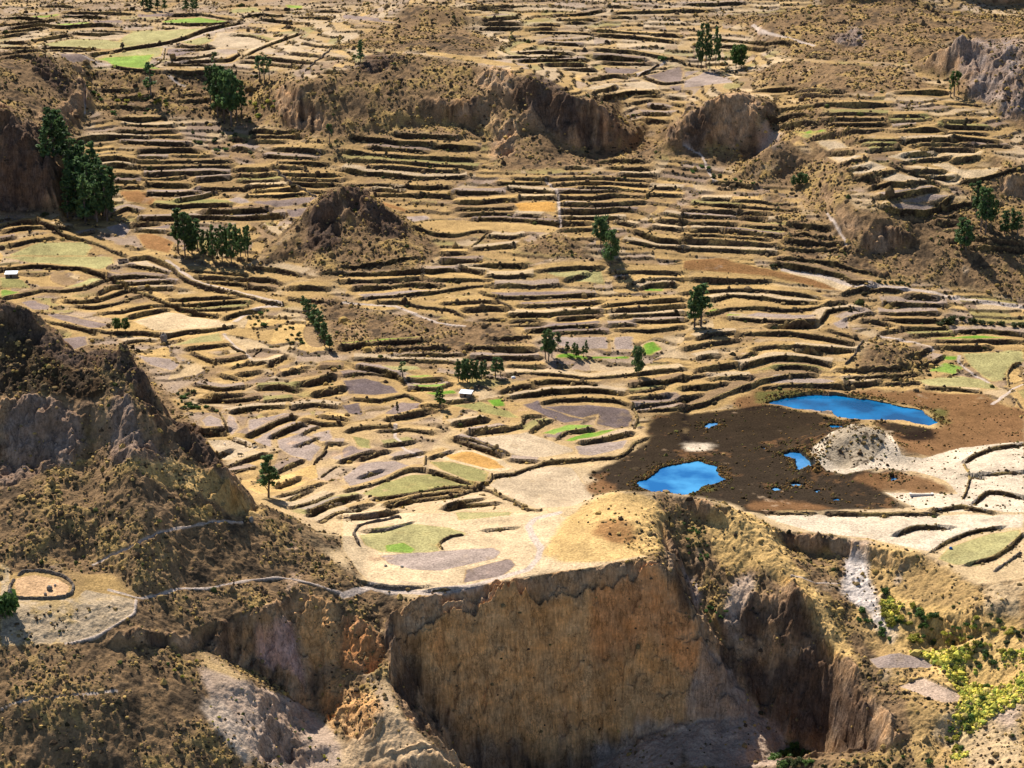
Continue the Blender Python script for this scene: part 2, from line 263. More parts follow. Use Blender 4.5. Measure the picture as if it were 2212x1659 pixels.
# ------------------------------------------------------------------ surveyed terrace and field walls, one polyline each
WALLS = {
0: "662.7,1113.5 710.8,1086.0 772.7,1072.2;690.2,1127.2 724.6,1110.0 765.8,1103.2 786.5,1096.3;752.1,1119.0 807.1,1112.1 855.3,1105.2;810.5,1079.1 869.0,1072.2 944.7,1055.0 1034.1,1051.6;834.6,1091.5 903.4,1073.6 992.8,1059.8;690.2,1032.3 710.8,1017.2 728.0,1006.9;676.4,1001.4 697.1,984.2 707.4,970.4;642.0,831.5 683.3,823.2 717.7,814.3;614.5,807.4 655.8,800.5;679.9,852.1 731.5,841.8 745.2,838.4;590.5,786.8 614.5,773.0;979.1,917.4 1047.8,907.1;985.9,948.4 1041.0,969.0 1082.2,982.8;1016.9,934.6 1088.4,924.3;875.9,900.3 937.8,886.5;965.3,1096.3 1041.0,1079.1;635.2,879.6 683.3,874.1 724.6,879.6;655.8,907.1 697.1,915.4 738.3,914.0;779.6,989.7 814.0,979.4 834.6,975.9;697.1,900.3 745.2,907.1;745.2,810.8 807.1,804.0 862.1,810.8;765.8,862.4 820.9,865.9 875.9,852.1 910.3,865.9;504.5,948.4 538.9,962.2;442.6,934.6 490.7,927.8;421.9,831.5 477.0,841.8 525.1,834.9;449.5,859.0 504.5,865.9 559.5,860.4;559.5,838.4 600.8,834.9 642.0,841.8;573.3,865.9 628.3,862.4;820.9,931.2 875.9,927.8 930.9,934.6;834.6,962.2 889.6,955.3;930.9,989.7 972.2,975.9;642.0,962.2 683.3,948.4;621.4,1079.1 669.5,1058.4;600.8,1051.6 642.0,1034.4;910.3,879.6 958.4,876.2;518.2,810.8 559.5,804.0;538.9,783.3 587.0,784.7;477.0,810.8 511.4,817.7;779.6,1030.9 820.9,1017.2;855.3,989.7 910.3,979.4",
1: """260,40 500,45;410,80 560,85 860,90;400,105 560,110 700,115;0,120 130,115 300,130;0,165 200,150 380,125;60,185 250,165 430,175 640,160 760,165;0,215 100,205 300,180;0,240 180,215;210,265 330,245 460,225;470,215 620,225 790,215;600,200 760,205 830,210;0,280 190,275;0,315 240,310;280,310 470,310 640,325;330,330 600,335;0,345 150,340 300,330;0,375 200,365;1090,100 1300,95 1530,130;1060,155 1230,160 1350,160 1500,150;590,355 750,330 900,305 1080,280 1200,245 1300,205 1420,175 1560,145;980,440 1060,380 1070,310;730,430 860,455 1040,465;1140,295 1240,305 1340,310;1140,330 1280,320 1380,305;1120,385 1280,375 1400,350;1180,410 1330,400 1480,390 1560,350;1070,415 1250,420 1370,425;1080,465 1250,470 1380,465;1500,225 1640,235 1740,265;1560,110 1700,95 1860,105;1680,125 1900,150;1900,115 2150,118;2040,70 2212,75;1590,370 1750,380 1900,400 2060,410;1560,400 1720,415 1960,435;1560,370 1740,290 1950,215;1880,345 2080,365;1970,460 2110,350 2150,310;1960,280 2060,300 2212,310;2120,380 2212,380;2100,460 2212,470;
750,765 900,780 1070,760;790,800 900,815 1120,815;770,850 950,860 1130,850;440,930 560,895 740,885 960,885;970,880 1060,885 1170,885;780,915 950,925 1090,935 1230,935;900,980 1080,975 1240,975 1290,985;640,1030 760,1020 860,1040;900,1025 1080,1020;1120,1010 1370,1010;640,1075 750,1065 860,1080;880,1045 1100,1050 1280,1050 1500,1045;880,1085 1100,1085 1300,1080 1500,1075;940,1130 1150,1125 1480,1110;740,1130 900,1140;910,1160 1120,1155 1200,1145;740,1175 900,1180;1280,1165 1480,1150;950,1195 1080,1200 1220,1205;770,1215 920,1210;1270,1225 1450,1225 1600,1220;960,1255 1150,1260 1300,1240;1150,1300 1300,1275 1400,1250;1000,1330 1150,1340 1280,1330 1500,1325;720,1390 820,1350 900,1370;1310,1375 1500,1375 1740,1360;900,1420 1130,1415 1380,1405 1600,1410 1840,1395;860,1460 1020,1445;880,1490 1060,1500;1510,1100 1640,1100 1750,1090;1530,1135 1650,1140 1780,1130;1540,1170 1700,1175 1810,1165;1600,1215 1750,1210 1840,1200;1630,1235 1760,1235 1920,1225;1590,1265 1800,1270 1990,1255;1620,850 1750,860 1940,855;1630,885 1800,890 1960,885;1660,910 1850,915;1760,965 1900,970 2080,985;1700,1010 1850,1020 2060,1025;1800,1055 2000,1055 2120,1060;1760,1080 1960,1090;1810,1130 2000,1140 2212,1135;1860,1160 2000,1165 2212,1165;1880,1185 2050,1200 2200,1195;2000,1240 2100,1245;1480,900 1600,905;1770,1100 1900,1200 2060,1280;1160,625 1330,610;1140,660 1340,645;760,640 980,615;640,700 800,690 960,700;660,585 860,590;1500,960 1640,975;1320,700 1480,710;0,1470 120,1440 240,1430;30,1500 150,1480 300,1460;0,1555 80,1540;60,1590 200,1560 340,1545;240,1430 350,1480 420,1530 540,1550 640,1580 720,1620 820,1659;520,1520 610,1500;380,1485 470,1470""",
2: """810,40 1000,50 1200,40;830,55 1100,65;920,130 1150,110;910,155 1160,155;900,185 1160,185;1200,190 1380,185;1240,210 1450,215 1620,220;1380,100 1600,90 1700,70;1400,130 1650,130;1720,40 1860,45;1760,85 2000,80 2212,70;1750,110 1900,115;1620,195 1900,215 2200,235;1640,225 1900,245 2180,275;1280,275 1420,285 1560,290;1640,320 1900,340 2212,400;1140,345 1300,340 1490,350;1070,370 1280,375 1480,365;1150,395 1400,390 1580,385;1330,420 1500,420 1580,420;1450,450 1640,455;1640,370 1800,380 1960,390;1700,405 1850,415 2000,415;1920,490 2000,455 2060,410;1600,520 1750,490 1840,500;1960,500 2060,540 2100,545 2212,530;1630,605 1700,590 1780,560;1690,635 1850,605 2040,600;1900,625 2060,615;2120,630 2212,640;1900,665 2000,650;1960,740 2130,740;1980,780 2120,785;1990,690 2120,700;2140,670 2212,680;900,60 1080,50;1450,150 1600,150;1250,160 1400,160;340,870 500,885 750,890;60,885 200,905 400,930 590,935;600,945 780,955 870,955;160,955 300,965 560,985;0,975 200,1000 560,1025 860,1035;0,1030 300,1050 560,1070 870,1085;180,1075 440,1090 600,1105 770,1110;0,1100 200,1125 400,1145 560,1155 800,1145;60,1195 350,1205;360,1215 700,1215;200,1225 400,1235;220,1260 500,1265;510,1260 720,1275;720,1250 900,1250 1050,1245;730,1310 900,1310 1130,1290;750,1355 900,1355 1110,1350;780,1390 950,1385 1110,1385;1150,1280 1280,1280 1400,1280;1010,1190 1200,1190 1320,1180;1070,1220 1200,1235 1390,1245;1120,1395 1280,1400;850,1415 1100,1420 1280,1440 1420,1450;1620,1045 1800,1045 1990,1045;1720,1085 1850,1095 2000,1095;1460,1085 1600,1085;1800,1130 1900,1135 2040,1135;1110,1155 1330,1165;1340,1165 1500,1155 1700,1155 2000,1170;1370,1200 1600,1185 1800,1190 2000,1205;1400,1245 1560,1240 1780,1235;1530,1215 1760,1225 1990,1240;1420,1280 1600,1285 1750,1265 1960,1275;1420,1320 1600,1330 1800,1320 1950,1310;1420,1370 1650,1370 1800,1355 1900,1365;1410,1410 1650,1415 1830,1415;1420,1450 1600,1445;1420,1490 1560,1490 1650,1485;2000,1215 2200,1220;2000,1260 2200,1270;2090,1385 2212,1400;2060,1430 2212,1440;1770,1440 1900,1460;2020,1470 2212,1490;1900,1500 2060,1560 2212,1570;1830,1560 2000,1590 2212,1610;470,1480 620,1520 740,1525 880,1495 950,1500;840,1600 880,1570 950,1500;950,1530 1100,1540 1180,1520;860,1610 1000,1600 1120,1590;2040,1200 1960,1290;650,1640 800,1640""",
3: """0,30 200,30 400,20;0,70 200,70;180,250 400,275 600,280 700,285;230,300 400,305 560,320;800,355 950,380;460,590 640,580 740,570;680,600 900,590 1040,595;730,615 1050,620;1380,600 1700,600;640,715 760,700 900,680 1100,680 1350,680;880,745 1060,735 1320,740;540,795 660,760 830,740;600,830 740,810 890,790;900,780 1100,775 1320,775;920,800 1100,810 1320,805;1340,750 1560,750;1340,785 1500,780 1600,770;1370,820 1500,815;1380,850 1560,840 1700,840;860,895 950,880 1010,870;950,990 1110,990;1050,860 1200,850 1290,840;1100,920 1220,905 1420,910;1430,915 1600,910 1750,905;1160,940 1380,935;1220,975 1400,950;1480,940 1700,935 1880,945;1660,820 1800,825 1980,830;1690,860 1850,865 1960,870;1750,900 1900,905 2040,920;1560,965 1880,965;1880,945 2000,945 2110,950;1690,790 1900,780;1720,670 1930,680;1020,1065 1100,1050 1180,1035;1400,1060 1460,1050;1430,1010 1620,990;1480,1040 1600,1030 1720,1020;1760,1035 1900,1020;1500,1115 1680,1115;1600,1150 1760,1150;1110,1150 1260,1160;1220,1150 1360,1110;1080,1095 1200,1080;1210,1220 1330,1190 1480,1195;1480,1190 1590,1175;1270,1280 1400,1265 1500,1240 1640,1220;1290,1340 1400,1375 1580,1380 1640,1350 1740,1275;1800,1185 1960,1155 2120,1110 2200,1080;1340,1065 1450,1110 1560,1140 1650,1190;180,1180 320,1195 450,1210;230,1220 320,1220;130,1290 300,1290;320,1300 500,1305 730,1320;60,1320 250,1330 370,1340;380,1340 550,1355 730,1360;0,1360 200,1370 360,1375;350,1380 540,1385;0,1400 330,1410;380,1410 520,1420;560,1430 660,1430;0,1445 330,1455;390,1465 660,1480;680,1450 950,1475;60,1490 250,1490;280,1495 500,1520 640,1535;680,1520 800,1525 960,1545;0,1525 250,1530 560,1555;660,1565 850,1570 1030,1580;0,1560 200,1565 600,1590;620,1600 850,1610 1070,1615;0,1610 300,1620 600,1640;1620,1395 1780,1400;1640,1435 1780,1440;1650,1475 1790,1485;1720,1560 1830,1560;1880,1550 2100,1570 2200,1590;1880,1600 2200,1610;1620,1330 1850,1330 2050,1325""",
4: """0,90 200,70 350,72 520,80 620,110 690,135;690,135 800,180 930,240 1080,310 1250,365 1410,390;40,270 170,245 280,220 430,225 560,205 690,150;640,245 700,210 770,190;420,290 530,300 640,285 740,250 840,215;490,325 600,335 760,305 910,255;670,370 800,360 900,330 1060,315;840,395 930,370 1080,345;740,155 850,130 960,130 1070,135;820,190 950,170 1130,165;900,215 1000,215 1110,205;1100,290 1250,275 1420,275 1530,260;1160,330 1300,315 1450,300 1620,295;1240,370 1420,345 1600,330;1460,400 1560,365 1690,350;850,20 960,5 1050,40 1120,80 1200,150 1300,190 1450,225 1600,260 1740,300 1830,310;830,60 950,75 1090,100;1180,90 1400,110 1600,130;1280,135 1500,150 1740,150 1830,180;1340,165 1560,180 1600,190;1600,70 1800,90 1950,120;2080,110 2212,110;1870,205 2000,200 2120,210;1870,270 2000,290 2150,300;1610,200 1700,210 1780,215;280,415 420,445 540,475 620,495;610,490 800,500 960,500 1050,515;1080,520 1200,490 1350,480 1510,455;820,560 900,545 1000,550;1220,600 1350,585 1480,570;1240,625 1320,660 1400,690;1420,685 1500,665 1580,650;1480,570 1520,600 1600,640;1510,720 1600,690;1640,640 1700,590;1740,700 1840,650;1840,765 1930,740 1990,720;1930,840 2050,810 2150,785;2040,890 2130,870 2212,855;2080,720 2150,720 2212,720;1310,930 1420,920 1560,900;1510,1010 1620,990 1730,975 1830,975;1610,1165 1720,1110 1800,1070 1900,1045;1760,1170 1850,1130 1960,1090;1420,1010 1460,1080 1460,1160;1310,1140 1450,1145;1960,1150 2060,1100;2030,1340 2080,1300 2120,1220;2120,1215 2212,1215;1470,1365 1560,1330 1700,1285;1490,1400 1650,1365;1500,1460 1600,1430 1690,1420;1800,1400 1870,1360 1950,1330;1400,1300 1490,1260;1800,1560 1900,1540 2080,1470;1880,1630 2040,1590 2150,1540;2000,1659 2212,1590""",
5: """0,75 150,65 300,40 500,10;0,115 200,115 400,105 600,95 760,80;0,165 250,160 530,145;560,155 750,155 960,150;80,210 300,200 450,180 650,195;120,275 300,265 500,245 700,220 850,195 980,185;840,60 1050,60 1180,60;650,30 900,30;760,70 860,95 920,105;940,130 1080,130 1230,125;1280,95 1450,75 1680,75;1460,150 1590,120;1000,190 1200,195 1400,185;240,295 400,300 520,330 720,350 800,390;660,305 820,295 1000,290;800,350 920,340 1060,340;890,415 1060,410;1010,275 1250,265 1640,250;1150,325 1400,315 1670,300;1090,380 1300,380 1500,370 1690,355;1100,425 1280,420;1400,405 1690,385;1100,445 1300,435;1200,490 1400,465 1650,450;1380,495 1720,490;900,230 1000,270 1120,350;1880,185 1950,150 2080,150 2212,150;1940,205 2000,185 2150,185;1740,100 1900,100 2200,108;1780,140 1850,130;1690,325 1900,300 2200,285;1740,355 1900,350 2212,320;1750,390 2000,380 2212,370;1740,450 1900,445;1900,420 2050,420 2212,415;1780,475 2000,485 2212,460;970,525 1100,525 1220,520;0,590 150,580 330,555 560,545;240,605 450,600 680,595;330,640 600,640 780,640;90,665 300,670 600,680 760,690;800,590 1000,600 1240,605;840,655 1050,660 1270,655;1080,710 1300,715;100,715 250,745 370,775 420,830;430,805 560,800 650,800;440,860 600,860 700,830;660,945 760,940 840,930;1080,770 1200,755 1350,765 1600,790 1850,770 2000,750 2212,730;1240,830 1350,810 1560,815 1640,830;1110,915 1200,900 1350,880 1500,870 1650,870 1820,890;1040,880 1150,850 1240,840;1310,950 1400,930 1600,930 1780,935 1860,965;1880,880 2000,870 2080,840;1880,920 2000,915 2110,905;1900,975 2050,960 2212,930;1930,1000 2100,990 2212,975;1880,835 2060,820 2212,790;1880,960 1920,1050 1890,1120;1400,1180 1450,1140 1620,1125;1560,1205 1700,1185 1870,1145;1170,1090 1180,1040 1280,1035;1230,1130 1290,1090 1350,1070;850,1145 1000,1125 1160,1105;760,1090 850,1070 930,1060;50,1130 150,1105 340,1110;740,1180 880,1210 1000,1260 1080,1290;1100,1320 1250,1335;990,1425 1120,1410 1220,1370 1330,1335 1600,1315 1800,1300 1860,1260 1890,1210 1970,1180;300,1055 450,1030 580,990;40,1520 170,1490 300,1440 420,1385 520,1380;540,1360 545,1290;0,1330 100,1300 190,1280;300,1620 450,1580 700,1555 890,1495;890,1495 960,1470 975,1410;905,1490 1020,1550 1130,1590 1200,1640 1290,1645;680,1630 780,1610 1000,1600;560,1390 700,1430 860,1485;0,1580 110,1560;60,1640 200,1605""",
6: """600,15 800,25 1000,60 1240,110;600,45 850,90 1040,130 1100,175 1220,185;60,150 300,160 560,160;0,240 200,225 500,220 740,245 890,275;200,285 320,255 500,270 700,300 860,300;160,380 300,340 460,330 660,350 820,340 940,310;300,400 500,420 700,440 850,435;560,450 850,440;890,420 930,360 1040,340 1140,350;960,310 1040,300;1050,410 1140,380 1220,370;940,480 1050,510 1150,545;1040,245 1130,210 1230,200;1180,210 1300,220 1440,225;1450,260 1640,270;1300,310 1500,315 1700,320;1280,370 1400,375 1640,370;1310,410 1500,420 1680,420;1420,470 1600,470 1740,470;1480,515 1650,505 1740,500;1760,490 1950,480 2200,510;1640,555 1800,550 2200,555;1640,590 1800,595 1980,590;100,530 200,505 330,500;350,510 500,500 700,500 900,530 1100,570;20,600 150,570 350,545;460,600 600,580 760,590 900,625;740,600 900,610 1110,610;100,660 200,640 220,645;330,670 400,650 460,625;380,715 480,685 600,660 800,665 950,700;600,720 750,715 860,740;100,740 250,715 340,705;0,790 170,775;180,800 350,785 430,790;0,855 150,845 270,825;0,985 130,955 250,900 350,860 480,820 700,770 850,765;0,925 110,895;520,850 700,835 1000,840 1060,845;1040,715 1100,650 1170,545;1010,740 1160,740;1180,735 1300,730 1450,720;1040,790 1200,785 1350,775 1500,770;1050,830 1200,825 1270,815;1290,825 1400,825 1520,825;1290,500 1400,480;1160,420 1260,430 1340,450;1460,655 1530,630 1590,605;1520,715 1600,690 1680,650;1580,855 1750,860 1900,875;2200,690 2130,710 2095,770 2110,840;1820,1330 1880,1290 2000,1245 2200,1215;1815,1345 1860,1430 1830,1540 1805,1590;1860,1420 1920,1425;1940,1415 2050,1405 2200,1395;1880,1600 1960,1530 2050,1530 2200,1560;1620,1650 1800,1620 1900,1640 2000,1659;2150,920 2180,970 2200,990""",

8: "120,225 75,140 110,90 200,65 300,50 370,25 390,50;170,120 290,110 440,70;660,250 625,205 700,160 810,145;0,30 150,30 300,0;160,455 300,480 550,485;575,500 740,490;950,115 1110,100",
9: "530,0 840,8;940,5 1100,10 1620,8;1610,250 1700,190 1850,130 2050,95;1850,335 2000,295 2120,220 2190,150;2000,390 2150,290 2200,250;1380,140 1500,95 1720,95",
}
# ------------------------------------------------------------------ ground colours (linear albedo)
PAL = dict(gold=(.335, .23, .095), cream=(.475, .37, .215), pale=(.40, .32, .20), soil=(.18, .125, .075), mauve=(.18, .142, .118),
           plough=(.105, .085, .08), ploughl=(.27, .22, .175), olive=(.21, .2, .075), lolive=(.29, .27, .115), green=(.105, .215, .028), lgreen=(.18, .265, .055),
           rust=(.235, .125, .05), orange=(.40, .225, .065), sand=(.50, .425, .295), white=(.48, .44, .37), hill=(.195, .13, .066), scrub=(.06, .045, .028),
           tuft=(.35, .245, .09), kn=(.48, .33, .13), marsh=(.0115, .008, .006), marshb=(.15, .082, .036), reed=(.10, .095, .03), yg=(.45, .385, .085),
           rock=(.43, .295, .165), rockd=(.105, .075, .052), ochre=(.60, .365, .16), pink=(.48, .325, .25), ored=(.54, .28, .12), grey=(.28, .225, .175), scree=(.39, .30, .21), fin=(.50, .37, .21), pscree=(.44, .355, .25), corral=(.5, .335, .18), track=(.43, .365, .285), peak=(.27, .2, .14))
for k_, c_ in PAL.items():            # dry-season hues
    l_ = .3 * c_[0] + .59 * c_[1] + .11 * c_[2]; PAL[k_] = tuple(max(.004, l_ + (q_ - l_) * 1.06) * (.955 if i_ == 1 and c_[1] < c_[0] else 1) for i_, q_ in enumerate(c_))
FIELDS = [  # (tile, colour, polygon); each becomes a field of its own
(1,'lgreen',"1050,130 1280,112 1510,140 1400,160 1060,150"),(1,'lgreen',"200,105 380,88 400,98 220,118"),(1,'lgreen',"330,160 570,140 600,150 400,168"),
(1,'lolive',"610,370 900,310 1060,305 1040,360 980,380 760,365"),(1,'lgreen',"610,375 1000,350 960,410 1050,455 740,440 700,400"),
(1,'lolive',"260,285 470,250 850,265 900,310 640,320 300,300"),(1,'lolive',"760,265 860,200 1360,180 1200,240 1050,280 830,300"),(1,'lolive',"1160,270 1340,235 1390,265 1280,295"),
(1,'pale',"1400,215 1500,200 1740,270 1700,320 1400,310 1280,300 1370,270"),(1,'mauve',"370,345 540,345 620,400 480,415 390,370"),(1,'mauve',"580,130 800,125 810,150 620,150"),
(1,'mauve',"880,90 1180,85 1120,105 890,110"),(1,'mauve',"1080,310 1240,310 1290,330 1130,370 1070,360"),(1,'lolive',"1480,60 1650,40 1700,75 1500,85"),(1,'lgreen',"1850,30 1960,35 1960,55 1860,52"),
(1,'rust',"770,1240 900,1220 1010,1290 990,1330 820,1300 780,1260"),(1,'rust',"880,1520 980,1500 1130,1570 1100,1640 930,1600"),(1,'ploughl',"960,1230 1280,1220 1180,1250 1000,1255"),
(1,'ploughl',"1430,1290 1560,1270 1640,1310 1500,1320"),(1,'mauve',"1610,1300 2060,1270 1990,1320 1760,1350 1680,1330"),(1,'mauve',"1840,1370 2010,1330 1960,1400 1880,1410"),
(1,'ploughl',"690,1470 800,1440 860,1480 800,1540 700,1500"),(1,'mauve',"940,1480 1120,1440 1100,1490"),(1,'olive',"1000,1300 1290,1280 1480,1290 1500,1320 1290,1330 1010,1320"),
(1,'lolive',"70,1640 250,1570 560,1560 600,1600 560,1655 70,1655"),
(2,'mauve',"0,90 230,110 400,160 0,120"),(2,'mauve',"1690,435 1960,445 1880,480 1700,470"),(2,'mauve',"1960,490 2212,420 2212,530 2090,540"),(2,'mauve',"2110,560 2212,540 2212,590 2130,580"),
(2,'gold',"450,1450 620,1420 1000,1430 1410,1460 1380,1500 900,1495 740,1510 560,1490"),(2,'rust',"240,1290 420,1350 440,1380 280,1340"),(2,'orange',"1110,1310 1390,1300 1390,1370 1150,1370"),
(2,'ploughl',"1430,1300 1720,1295 1720,1310 1430,1325"),(2,'ploughl',"400,1400 560,1390 580,1420 450,1440"),(2,'gold',"540,330 900,370 1200,430 1000,420 560,350"),
(2,'pale',"1530,580 1760,530 1830,560 1650,590"),(2,'pale',"1780,530 2040,520 2060,590 1900,570"),(2,'pale',"1650,640 1880,580 1860,600 1700,640"),
(3,'green',"700,855 920,840 935,860 800,870"),(3,'olive',"720,870 920,865 800,900"),(3,'olive',"350,1465 660,1490 640,1510 360,1475"),(3,'olive',"400,1420 680,1445 640,1460 420,1430"),
(3,'ploughl',"0,460 130,450 0,510"),(3,'ploughl',"0,530 150,455 320,510 330,530 0,570"),(3,'ploughl',"1230,1255 1610,1190 1640,1215 1500,1240 1390,1265 1290,1275"),
(3,'ploughl',"1410,1290 1580,1245 1740,1270 1640,1320 1420,1310"),(3,'ploughl',"1320,1330 1420,1310 1640,1330 1590,1380 1420,1375"),
(3,'pale',"850,900 1000,890 1090,960 940,980 880,930"),(3,'pale',"930,1000 1180,1010 1100,1040 1000,1060"),(3,'pale',"1070,1090 1200,1040 1330,1080 1250,1130 1100,1130"),
(3,'pale',"1270,1160 1370,1110 1560,1150 1580,1180 1350,1190"),(3,'cream',"1430,1080 1500,1065 1680,1110 1500,1110"),(3,'cream',"1560,1120 1760,1130 1800,1190 1680,1200"),
(3,'cream',"1660,980 1950,970 1930,1010 1750,1030"),(3,'cream',"1600,1060 1720,1040 1800,1100 2070,1080 2000,1150 1820,1170"),(3,'pale',"1320,1010 1600,970 1660,1000 1440,1050"),
(4,'lolive',"0,0 730,0 740,40 650,95 450,70 200,40"),(4,'lgreen',"0,205 120,230 130,245 0,275"),(4,'olive',"0,130 150,150 200,200 0,200"),(4,'lolive',"400,215 600,135 690,140 560,200"),
(4,'mauve',"130,300 200,280 330,325 310,350 200,345"),(4,'mauve',"280,370 420,375 720,440 600,480 400,420"),(4,'mauve',"370,530 560,515 580,570 480,610"),(4,'ploughl',"880,640 1100,660 1170,700 1120,745 960,700"),
(4,'cream',"860,420 1070,350 1420,410 1480,450 1200,480 1000,480"),(4,'ploughl',"1300,1060 1360,1020 1440,1060 1460,1130 1330,1110"),(4,'ploughl',"1470,1010 1520,1040 1560,1110 1500,1160 1460,1100"),
(4,'ploughl',"1600,1060 1880,1010 1700,1110 1610,1150"),(4,'ploughl',"1630,1180 1930,1070 1760,1150 1770,1240 1660,1210"),(4,'ploughl',"1790,1180 1980,1150 2080,1240 2020,1330 1880,1290 1800,1240"),
(4,'ploughl',"2000,1150 2140,1120 2170,1200 2080,1200"),(4,'pale',"1340,1190 1550,1180 1680,1240 1480,1330 1400,1280"),(4,'lolive',"1230,530 1420,490 1450,550 1100,575"),(4,'pale',"840,30 950,20 1100,85 900,70"),
(4,'kn',"1590,1500 1820,1420 2040,1340 2060,1430 1850,1520 1680,1540"),
(5,'plough',"0,800 150,785 330,840 380,890 200,900 40,890"),(5,'plough',"0,970 120,940 140,1030 40,1020"),(5,'mauve',"270,1020 380,940 520,950 500,990 340,1040"),
(5,'plough',"1290,940 1340,965 1600,960 1850,980 1895,1030 1870,1100 1780,1115 1640,1085 1660,1020 1560,1050 1400,1010 1310,975"),(5,'plough',"1160,960 1280,930 1310,980 1500,1040 1600,1060 1440,1080 1300,1030"),
(5,'mauve',"950,240 1250,225 1630,240 1640,250 1250,262 1010,268"),(5,'mauve',"1140,300 1650,285 1660,300 1150,320"),(5,'mauve',"1150,460 1680,415 1680,440 1250,480"),(5,'ploughl',"90,245 700,210 450,250 150,280"),
(5,'ploughl',"1330,520 1720,515 1730,600 1560,600 1410,580"),(5,'ploughl',"1760,520 1890,515 1895,605 1760,605"),
(5,'green',"1390,630 1480,625 1600,650 1870,640 1860,660 1600,665 1390,655"),(5,'green',"1950,570 2020,545 2080,600 2000,640 1950,630"),(5,'green',"940,930 1050,920 1060,970 980,975"),
(5,'lgreen',"430,780 570,775 600,790 440,800"),(5,'lgreen',"440,840 680,825 660,850 500,860"),(5,'green',"540,880 720,860 750,885 600,900"),(5,'lgreen',"1290,1140 1480,1090 1640,1095 1600,1120 1400,1150 1380,1160"),
(5,'green',"1440,1190 1600,1130 1790,1120 1650,1180 1500,1200"),(5,'green',"1950,200 2090,200 2080,225 1960,220"),(5,'green',"0,570 330,535 560,525 330,550 0,580"),(5,'olive',"1080,400 1350,390 1400,395 1100,410"),
(5,'olive',"700,960 900,940 1100,1010 1160,1060 950,1020"),(5,'lolive',"1310,100 1680,80 1710,180 1450,150"),(5,'lolive',"250,710 480,710 520,730 330,750"),
(5,'olive',"560,1325 740,1330 960,1400 930,1470 830,1470 640,1390"),(5,'olive',"130,1540 290,1450 560,1390 870,1480 600,1530 240,1575"),(5,'olive',"60,1160 180,1190 190,1250 100,1230"),
(5,'cream',"610,1300 680,1260 860,1245 1000,1290 1130,1370 1030,1410 960,1390 700,1330"),(5,'orange',"670,1280 840,1260 960,1300 1060,1370 960,1380 700,1310"),
(5,'ploughl',"0,1430 130,1340 350,1320 450,1360 250,1440 50,1500"),(5,'mauve',"0,1240 60,1220 170,1270 0,1320"),(5,'pale',"870,1170 1200,1140 1510,1250 1500,1270 1300,1310 1090,1290 900,1200"),
(5,'ploughl',"1500,1230 1700,1190 1860,1190 1820,1250 1620,1300 1540,1290"),(5,'pale',"950,1490 1000,1430 1350,1350 1500,1370 1640,1560 1500,1620 1250,1640 1050,1550"),
(6,'green',"1560,535 1900,505 2140,535 1900,545"),(6,'lgreen',"1580,740 1690,680 1820,720 1760,765"),(6,'green',"1680,640 1780,640 1770,675 1690,665"),(6,'green',"280,375 380,380 360,390 280,390"),
(6,'green',"150,360 220,345 240,355 170,370"),(6,'olive',"430,740 600,695 850,700 950,740 700,720 560,730"),(6,'lolive',"1500,800 1800,770 1950,800 2050,860 1600,850"),
(6,'lolive',"1800,620 2207,610 2207,680 2100,740 2080,800 1990,810 1850,700"),(6,'ploughl',"380,390 480,360 860,380 880,400 680,410 450,400"),(6,'ploughl',"960,430 1070,390 1080,470 1000,470"),
(6,'rust',"0,20 250,10 450,60 800,130 1000,190 1050,230 900,210 600,140 200,100 0,90"),(6,'cream',"640,80 900,120 1100,190 1040,240 900,170 700,115"),(6,'ploughl',"530,820 600,770 850,775 1000,820 900,840"),
(9,'sand',"500,10 1620,10 2207,10 2207,100 2000,100 1700,200 1600,260 1200,170 850,130 600,60"),(9,'lolive',"1650,300 1720,220 2000,130 2180,110 2190,150 2050,270 1900,340 1750,340"),
(8,'cream',"0,0 1400,0 1990,290 1400,390 860,490 600,520 170,470 0,230"),(8,'lolive',"110,150 220,110 450,70 700,100 820,140 700,160 620,210 640,250 450,270 260,260 150,210"),
(8,'lgreen',"280,215 400,195 480,240 450,265 290,255"),(8,'ploughl',"240,280 990,225 1030,260 1000,300 640,380 450,370 300,330"),(8,'mauve',"800,370 1090,295 1130,340 1050,410 780,460"),
(8,'pale',"280,430 480,455 760,470 420,475"),(8,'lolive',"730,0 1100,0 1090,20 760,50"),
(7,'pale',"0,330 70,360 60,540 480,560 560,500 880,560 870,650 620,800 420,850 0,870"),(7,'corral',"100,430 220,405 380,430 450,480 430,540 130,545 90,510"),
(9,'ploughl',"1200,950 1400,905 1640,975 1600,1010 1250,1010"),(9,'scree',"1390,1130 1560,1070 1800,1180 1790,1240 1660,1230 1500,1170"),
]
